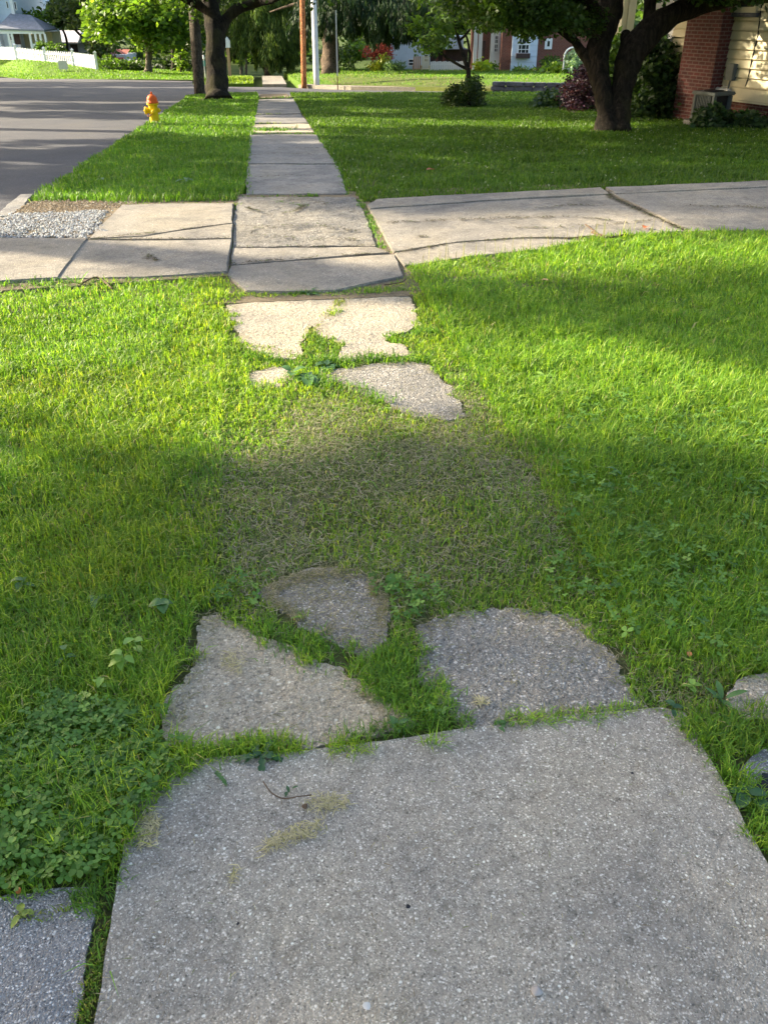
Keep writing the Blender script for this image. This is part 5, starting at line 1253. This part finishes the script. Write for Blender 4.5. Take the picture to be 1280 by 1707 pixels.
def mesh_grass(o, n, hh, w, pal, label):
    me = o.data; me.calc_loop_triangles(); m = len(me.loop_triangles)
    ti = np.empty(m * 3, np.int32); me.loop_triangles.foreach_get('vertices', ti); ti = ti.reshape(-1, 3)
    co = np.empty(len(me.vertices) * 3, np.float32); me.vertices.foreach_get('co', co); co = co.reshape(-1, 3)
    A, B_, C_ = co[ti[:, 0]], co[ti[:, 1]], co[ti[:, 2]]; nr = np.cross(B_ - A, C_ - A); ar = np.linalg.norm(nr, axis=1); ar[np.abs(nr[:, 2]) < .5 * ar] = 0
    px, py, zc = project((A + B_ + C_) / 3); ar = np.where((px > -150) & (px < 1430) & (zc > 1), ar, 0) / np.maximum(zc, 1)
    ar[(A[:, 2] < T(A[:, 0], A[:, 1]) - .15)] = 0
    i = RNG.choice(m, n, p=ar / ar.sum()); u = RNG.uniform(0, 1, (n, 2)); f = u.sum(1) > 1; u[f] = 1 - u[f]
    P = A[i] + (B_ - A)[i] * u[:, :1] + (C_ - A)[i] * u[:, 1:]
    col = pick(pal, n) * (.75 + .5 * vnoise(P[:, 0], P[:, 1], .6, 5))[:, None]
    g = blades('grass', P, hh * RNG.uniform(.5, 1.3, n), np.full(n, w) * RNG.uniform(.7, 1.3, n), col, M['blade'], .5)
    return tag(g, label, 'grass', kind='stuff')
mesh_grass(BANK, 26000, .13, .035, FAR_PAL[:3] + [(.13, .2, .03, 2)], 'mown grass on the bank below the picket fence')
mesh_grass(FARLOT, 30000, .10, .025, FAR_PAL[:3] + [(.13, .2, .03, 2), (.2, .19, .07, .4)], 'mown grass of the raised lawn in front of the brick house')
# ------------------------------------------------------------------ clover
def clover(poly_w, n, label, r0=.0085, hh=.045):
    xs = [q[0] for q in poly_w]; ys = [q[1] for q in poly_w]
    x = RNG.uniform(min(xs), max(xs), n * 3); y = RNG.uniform(min(ys), max(ys), n * 3)
    k = inpoly(x, y, poly_w) & off_pave(x, y, .03) & (RNG.uniform(0, 1, len(x)) < np.clip(2.6 * vnoise(x, y, 9, 9) + 1.2 * vnoise(x, y, 3, 2) - 1.1, .03, 1)); x, y = x[k], y[k]; n = len(x)
    V = []; Fc = []; C = []
    ang0 = RNG.uniform(0, 2 * np.pi, n); r = r0 * RNG.uniform(.45, 1.4, n); z = -.016 + hh * RNG.uniform(.55, 1.15, n)
    tilt = RNG.normal(0, .28, (n, 2)); col = pick([(.085, .185, .033, 3), (.115, .23, .04, 3), (.17, .29, .055, 1)], n)
    for j in range(3):
        a = ang0 + j * 2.094
        loc = [(0, 0), (.55, .5), (1.2, .62), (1.7, .36), (1.62, 0), (1.7, -.36), (1.2, -.62), (.55, -.5)]
        vs = []
        for u, v in loc:
            X = r * (u * np.cos(a) - v * np.sin(a)); Y = r * (u * np.sin(a) + v * np.cos(a))
            Z = z + tilt[:, 0] * X + tilt[:, 1] * Y + r * .25 * abs(v)
            vs.append(np.stack([x + X, y + Y, Z], 1))
        V.append(np.stack(vs, 1).reshape(-1, 3)); C.append(np.repeat(col, 8, 0))
    V = np.concatenate(V); C = np.concatenate(C)
    f = np.arange(3 * n)[:, None] * 8 + np.arange(8)[None]
    g = npmesh('clover', V, [f], C, M['leaf'])
    return tag(g, label, 'clover', kind='stuff')
clover(CLOVER_W, 1050, 'dark green clover patch left of the large grey slab', .0078, .05)
clover([tuple(G(*q)[:2]) for q in ((600, 1205), (700, 1190), (800, 1190), (860, 1205), (800, 1222), (600, 1240))], 45, 'clover leaves along the seam above the large grey slab', .007, .04)
clover([tuple(G(*q)[:2]) for q in ((340, 1000), (450, 1020), (560, 1060), (700, 1030), (760, 1010), (700, 960), (400, 960))], 260, 'clover mixed in the grass above the tan slab piece', .007, .04)
clover([tuple(G(*q)[:2]) for q in ((900, 1000), (1100, 1100), (1280, 1150), (1280, 700), (950, 650))], 900, 'sparse clover among the long right hand grass', .008, .06)

# ------------------------------------------------------------------ single weeds
def leaf_strip(mb, base, yaw, L, W, rise, curl, n=5, lobed=False):
    d = Vector((math.cos(yaw), math.sin(yaw), 0)); s = Vector((-d.y, d.x, 0)); vs = []; fs = []
    for i in range(n + 1):
        t = i / n; w = W * max(0, math.sin(math.pi * min(1, (.07 + .93 * t)) ** .9)) ** .6 * (1 if not lobed else (1 if i % 2 else .55)) * .5
        if i == n: w = W * .04
        c = Vector(base) + d * L * t + Vector((0, 0, rise * L * t - curl * L * t * t))
        vs += [c - s * w + Vector((0, 0, w * .35)), c, c + s * w + Vector((0, 0, w * .35))]
    for i in range(n): fs += [(3 * i, 3 * i + 1, 3 * i + 4, 3 * i + 3), (3 * i + 1, 3 * i + 2, 3 * i + 5, 3 * i + 4)]
    mb.add(vs, fs)

def flat_leaf_mat(nm, c):
    m, N, L, b = nmat(nm); co = coord(N, L); n = texn(N, L, 'Noise', 40, co, Detail=4.0)
    cc = ramp(N, L, n.outputs[0], [(.3, tuple(v * .75 for v in c)), (.7, tuple(v * 1.2 for v in c))])
    L.new(cc, b.inputs['Base Color']); b.inputs['Roughness'].default_value = .45
    t = N.new('ShaderNodeBsdfTranslucent'); L.new(cc, t.inputs[0]); mx = N.new('ShaderNodeMixShader'); mx.inputs[0].default_value = .3
    L.new(b.outputs[0], mx.inputs[1]); L.new(t.outputs[0], mx.inputs[2]); L.new(mx.outputs[0], N['Material Output'].inputs[0])
    return m
WM = {'g': flat_leaf_mat('weed_green', (.075, .17, .035)), 'l': flat_leaf_mat('weed_lime', (.21, .36, .05)), 'd': flat_leaf_mat('weed_dark', (.04, .105, .03)), 'y': flat_leaf_mat('weed_yellow', (.30, .36, .06))}
def weed(px, py, label, n, L, W, rise, mat, curl=.5, lobed=False, z0=.0, spread=6.283, y0=0.0, stalk=0.0, name='weed'):
    p = G(px, py); o = MB(); random.seed(int(px * 7 + py))
    for i in range(n):
        a = y0 + spread * i / n + random.uniform(-.3, .3); l = L * random.uniform(.7, 1.2)
        b = (random.uniform(-.01, .01), random.uniform(-.01, .01), z0 + stalk * random.uniform(.2, 1))
        leaf_strip(o, b, a, l, W * random.uniform(.8, 1.2), rise * random.uniform(.5, 1.3), curl, 5 if not lobed else 9, lobed)
        if stalk: o.tube([(0, 0, -.02), (b[0] * .5, b[1] * .5, b[2] * .5), b], [.0016, .0013, .001], 5)
    o = o.build(name, WM[mat], None, True); o.location = p
    return tag(o, label, 'weed')
weed(207, 1125, 'tall weed with bright yellow green oval leaves above the clover', 9, .034, .024, .15, 'l', .5, stalk=.10)
weed(235, 1098, 'smaller pair of bright oval leaves just above the tall yellow green weed', 3, .035, .024, .4, 'l', .3, stalk=.12)
weed(170, 1156, 'low bright oval leaf left of the tall yellow green weed', 3, .03, .022, .1, 'l', .5, stalk=.06)
weed(272, 1024, 'broad round-leaved weed in the grass left of the tan slab piece', 4, .045, .034, .2, 'g', .5, stalk=.06)
weed(165, 1010, 'plantain with broad leaves amid the left lawn', 5, .045, .022, .35, 'g', .5, stalk=.03)
weed(40, 985, 'broad leaf weed at the left edge of the lawn', 4, .04, .02, .35, 'g', .5, stalk=.04)
weed(112, 1108, 'small dark round leaf between grass and clover', 3, .03, .02, .1, 'g', .4, stalk=.07)
weed(30, 1425, 'pale four-leaved weed at the left frame edge above the asphalt', 4, .022, .018, .2, 'l', .4, stalk=.06)
weed(22, 1470, 'tiny yellow leaf weed at the edge of the left asphalt', 3, .018, .014, .2, 'y', .4, stalk=.03)
weed(38, 1527, 'yellow-green creeping weed on the left asphalt', 6, .02, .014, .2, 'y', .5, stalk=.01)
weed(515, 634, 'glossy broad rosette in the grass strip beside the small tan scrap', 7, .10, .055, .35, 'g', .45, stalk=.02)
weed(545, 612, 'second broad-leaved rosette just right of the glossy one', 6, .08, .04, .3, 'd', .5, stalk=.02)
weed(487, 628, 'upright round leaf at the left of the glossy rosette', 3, .07, .05, .8, 'g', .3, stalk=.03)
weed(516, 490, 'dandelion with one tall lit leaf at the near edge of the cream slab', 7, .08, .026, .55, 'g', .45, True)
weed(908, 634, 'broad light green weed in the right lawn', 6, .08, .035, .45, 'l', .5, stalk=.02)
weed(1022, 800, 'small round-leaved weed in the shaded right lawn', 8, .035, .02, .3, 'g', .4, stalk=.05)
weed(436, 1262, 'wilted dandelion leaves hanging over the slab edge', 8, .06, .018, .5, 'd', .7, True, .01)
weed(365, 1288, 'single pale lobed leaf lying on the slab edge', 2, .045, .014, .25, 'g', .4, True, .012, .8, -1.0)
weed(483, 1322, 'tiny green sprout standing on the slab', 3, .016, .007, .6, 'd', .4, False, .012)
weed(835, 1212, 'small round-leaved weed sprouting from the seam below the dark slab piece', 6, .02, .012, .3, 'g', .4, stalk=.01)
weed(660, 1212, 'leafy weed in the seam at the slab edge', 8, .03, .012, .4, 'g', .4, stalk=.02)
weed(1247, 1330, 'arrow-leaved weed beside the black sealer patch', 5, .045, .03, .3, 'd', .4, stalk=.02)
weed(1118, 1186, 'small dark rounded leaf at the corner of the slab', 3, .03, .018, .3, 'd', .4, stalk=.02)
weed(1152, 1150, 'lime-coloured leafy sprig among the dead grass', 5, .025, .016, .4, 'l', .4, stalk=.03)
weed(1205, 1172, 'narrow upright leaves next to the kerb stone', 5, .05, .016, .9, 'g', .3, stalk=.02)
weed(130, 478, 'spiky weed standing up at the driveway slab edge', 8, .10, .02, .9, 'l', .4, True)
weed(240, 478, 'bright weed poking up before the low slab edge', 5, .07, .018, 1.0, 'l', .3)
weed(75, 483, 'ragged leafy weed by the outer driveway slab', 8, .09, .02, .7, 'g', .5, True)
weed(305, 240, 'broad-leaved weed on the shaded verge', 5, .10, .05, .3, 'g', .4, stalk=.04)
weed(310, 307, 'pale broad-leaved weed near the front of the verge', 5, .10, .05, .35, 'g', .4, stalk=.05)
weed(170, 305, 'small broad-leaved weed at the left of the verge', 5, .08, .045, .35, 'g', .4, stalk=.05)
weed(445, 217, 'clump of weeds covering the left corner of the old path slab', 14, .22, .05, .35, 'g', .5, True)

# ------------------------------------------------------------------ litter on the slabs
def clump_dry(px, py, w, hgt, n, label, ang=0.0, name='grass_clippings'):
    n = int(n * .75); p = G(px, py); u = RNG.normal(0, .55, (n, 2)).clip(-1.1, 1.1) * np.array([w, hgt]); c, s = math.cos(ang), math.sin(ang)
    X = np.stack([u[:, 0] * c - u[:, 1] * s, u[:, 0] * s + u[:, 1] * c, RNG.uniform(.007, .011, n)], 1)
    g = blades(name, X, RNG.uniform(.008, .026, n), RNG.uniform(.0016, .0028, n), pick([(.52, .46, .28, 3), (.42, .37, .20, 2), (.30, .29, .12, 1)], n), M['dry'], flat=True)
    g.location = (p.x, p.y, 0); return tag(g, label, 'grass clippings')
clump_dry(545, 1342, .045, .024, 260, 'dry grass clippings beside the thin root on the slab')
clump_dry(500, 1392, .055, .022, 260, 'larger dry grass clump lying in the shade of the slab', .2)
clump_dry(455, 1412, .035, .016, 120, 'tail of dry clippings curving off the larger clump', .5)
clump_dry(250, 1382, .022, .050, 300, 'tall pale dry clump at the left corner of the slab')
clump_dry(391, 1462, .006, .020, 40, 'small dry wisp alone on the slab', -.3)
clump_dry(390, 1108, .03, .05, 160, 'dry grass scrap on the tan triangular slab piece', .3)
clump_dry(800, 1172, .02, .012, 90, 'brown dry scrap in a pit of the dark slab piece')

def twig(pts, r, label, z=.018):
    W = [G(*q) for q in pts]; o0 = W[0].copy()
    q, rr = refine([w - o0 + Vector((0, 0, .001 * (i % 2))) for i, w in enumerate(W)], [r] * len(W), 4)
    o = MB().tube(q, rr, 6, True, .2).build('twig', M['twig'], None, True); o.location = (o0.x, o0.y, o0.z + z)
    return tag(o, label, 'twig')
twig([(440, 1312), (455, 1332), (475, 1340), (500, 1337), (520, 1334)], .0016, 'thin curved root lying on the large slab')
twig([(985, 393), (1000, 398), (1018, 402), (1042, 397)], .008, 'knotty bare twig at the driveway edge', .03)
twig([(975, 380), (990, 392), (1002, 402)], .005, 'slim twig leaning across the knotty one', .03)
twig([(940, 404), (985, 400), (1010, 403)], .005, 'straight twig lying along the lawn edge', .03)
twig([(140, 482), (165, 472), (190, 492)], .005, 'thin dead stem by the driveway slab edge', .04)
twig([(676, 470), (668, 476), (640, 480)], .004, 'short twig at the corner of the cream slab', .02)

def dead_leaf(px, py, size, c, label, z=.02):
    p = G(px, py); mb = MB(); random.seed(int(px))
    leaf_strip(mb, (0, 0, 0), random.uniform(0, 6), size, size * .7, .25, .2, 6)
    o = mb.build('dead_leaf', flat_leaf_mat('dead_leaf', c), None, True); o.location = (p.x, p.y, p.z + z); return tag(o, label, 'leaf')
dead_leaf(36, 1500, .017, (.42, .14, .03), 'curled orange leaf at the edge of the left asphalt', .02)
dead_leaf(1077, 384, .09, (.55, .16, .06), 'orange dead leaf on the right driveway', .03)
dead_leaf(900, 482, .05, (.5, .32, .12), 'tan dead leaf in the sunny right lawn', .06)
dead_leaf(722, 292, .10, (.45, .15, .06), 'small orange leaf on the shaded lawn', .06)
dead_leaf(1145, 1108, .02, (.5, .2, .06), 'tiny orange leaf in the right grass', .03)

def stone(px, py, r, label, mat='pebble', z=.012, flat=.6, seed=1):
    p = G(px, py); bm = bmesh.new(); bmesh.ops.create_icosphere(bm, subdivisions=3, radius=r)
    for v in bm.verts: v.co *= 1 + .35 * mnoise.noise(v.co / r * .9 + Vector((seed * 3.1, 0, 0))); v.co.z *= flat
    me = bpy.data.meshes.new('stone'); bm.to_mesh(me); bm.free()
    o = link('stone', me, M[mat], None, True); o.location = (p.x, p.y, p.z + z + r * flat * .6); return tag(o, label, 'stone')
stone(893, 1656, .0095, 'rounded tan stone set in the slab near the bottom edge', z=.006)
stone(612, 1680, .0075, 'broken whitish pebble in the slab at the bottom centre', 'pole_white', z=.004, flat=.25, seed=2)
stone(680, 1517, .0045, 'tiny black speck of tar on the slab', 'tar', flat=.35, seed=3)
stone(509, 1351, .0065, 'dark little clod beside the dry clippings', 'twig', seed=4)
stone(1052, 1295, .003, 'tiny dark crumb on the right of the slab', 'tar', seed=5)
stone(398, 1246 + 300, .003, 'tiny dark speck on the left of the slab', 'tar', seed=6)

# loose gravel beside the driveway
def gravel(poly, n, label, r0, col):
    xs = [q[0] for q in poly]; ys = [q[1] for q in poly]
    x = RNG.uniform(min(xs), max(xs), n * 2); y = RNG.uniform(min(ys), max(ys), n * 2); k = inpoly(x, y, poly); k &= RNG.uniform(0, 1, len(x)) < np.clip(3.2 * vnoise(x, y, 3.5, 4) - .45, .05, 1); x, y = x[k], y[k]; n = len(x)
    oc = np.array([(1, 0, 0), (0, 1, 0), (-1, 0, 0), (0, -1, 0), (0, 0, 1), (0, 0, -1)], float)
    r = (r0 * RNG.uniform(.4, 1.3, (n, 1)))
    V = oc[None] * (r[:, None] * RNG.uniform(.6, 1.2, (n, 6, 1))) + RNG.normal(0, .12, (n, 6, 3)) * r[:, None]
    V[:, :, 2] *= .75
    V += np.stack([x, y, T(x, y) + .022 + RNG.uniform(0, .012, n)], 1)[:, None]
    f = np.array([(0, 1, 4), (1, 2, 4), (2, 3, 4), (3, 0, 4), (1, 0, 5), (2, 1, 5), (3, 2, 5), (0, 3, 5)])
    F_ = (np.arange(n)[:, None, None] * 6 + f[None]).reshape(-1, 3)
    g = npmesh('gravel', V.reshape(-1, 3), [F_], np.repeat(pick(col, n), 6, 0), M['dry'])
    return tag(g, label, 'gravel', kind='stuff')
gravel(jag(grow(gr_poly, .05), .03, .10, 2.0), 9000, 'white crushed gravel beside the driveway slabs', .0105, [(.46, .47, .47, 3), (.36, .36, .36, 3), (.24, .23, .21, 2), (.56, .57, .58, 1), (.2, .16, .11, 1)])
gravel(dirt_poly, 900, 'loose stones and crumbs on the bare dirt strip', .008, [(.25, .2, .14, 3), (.38, .35, .3, 1)])
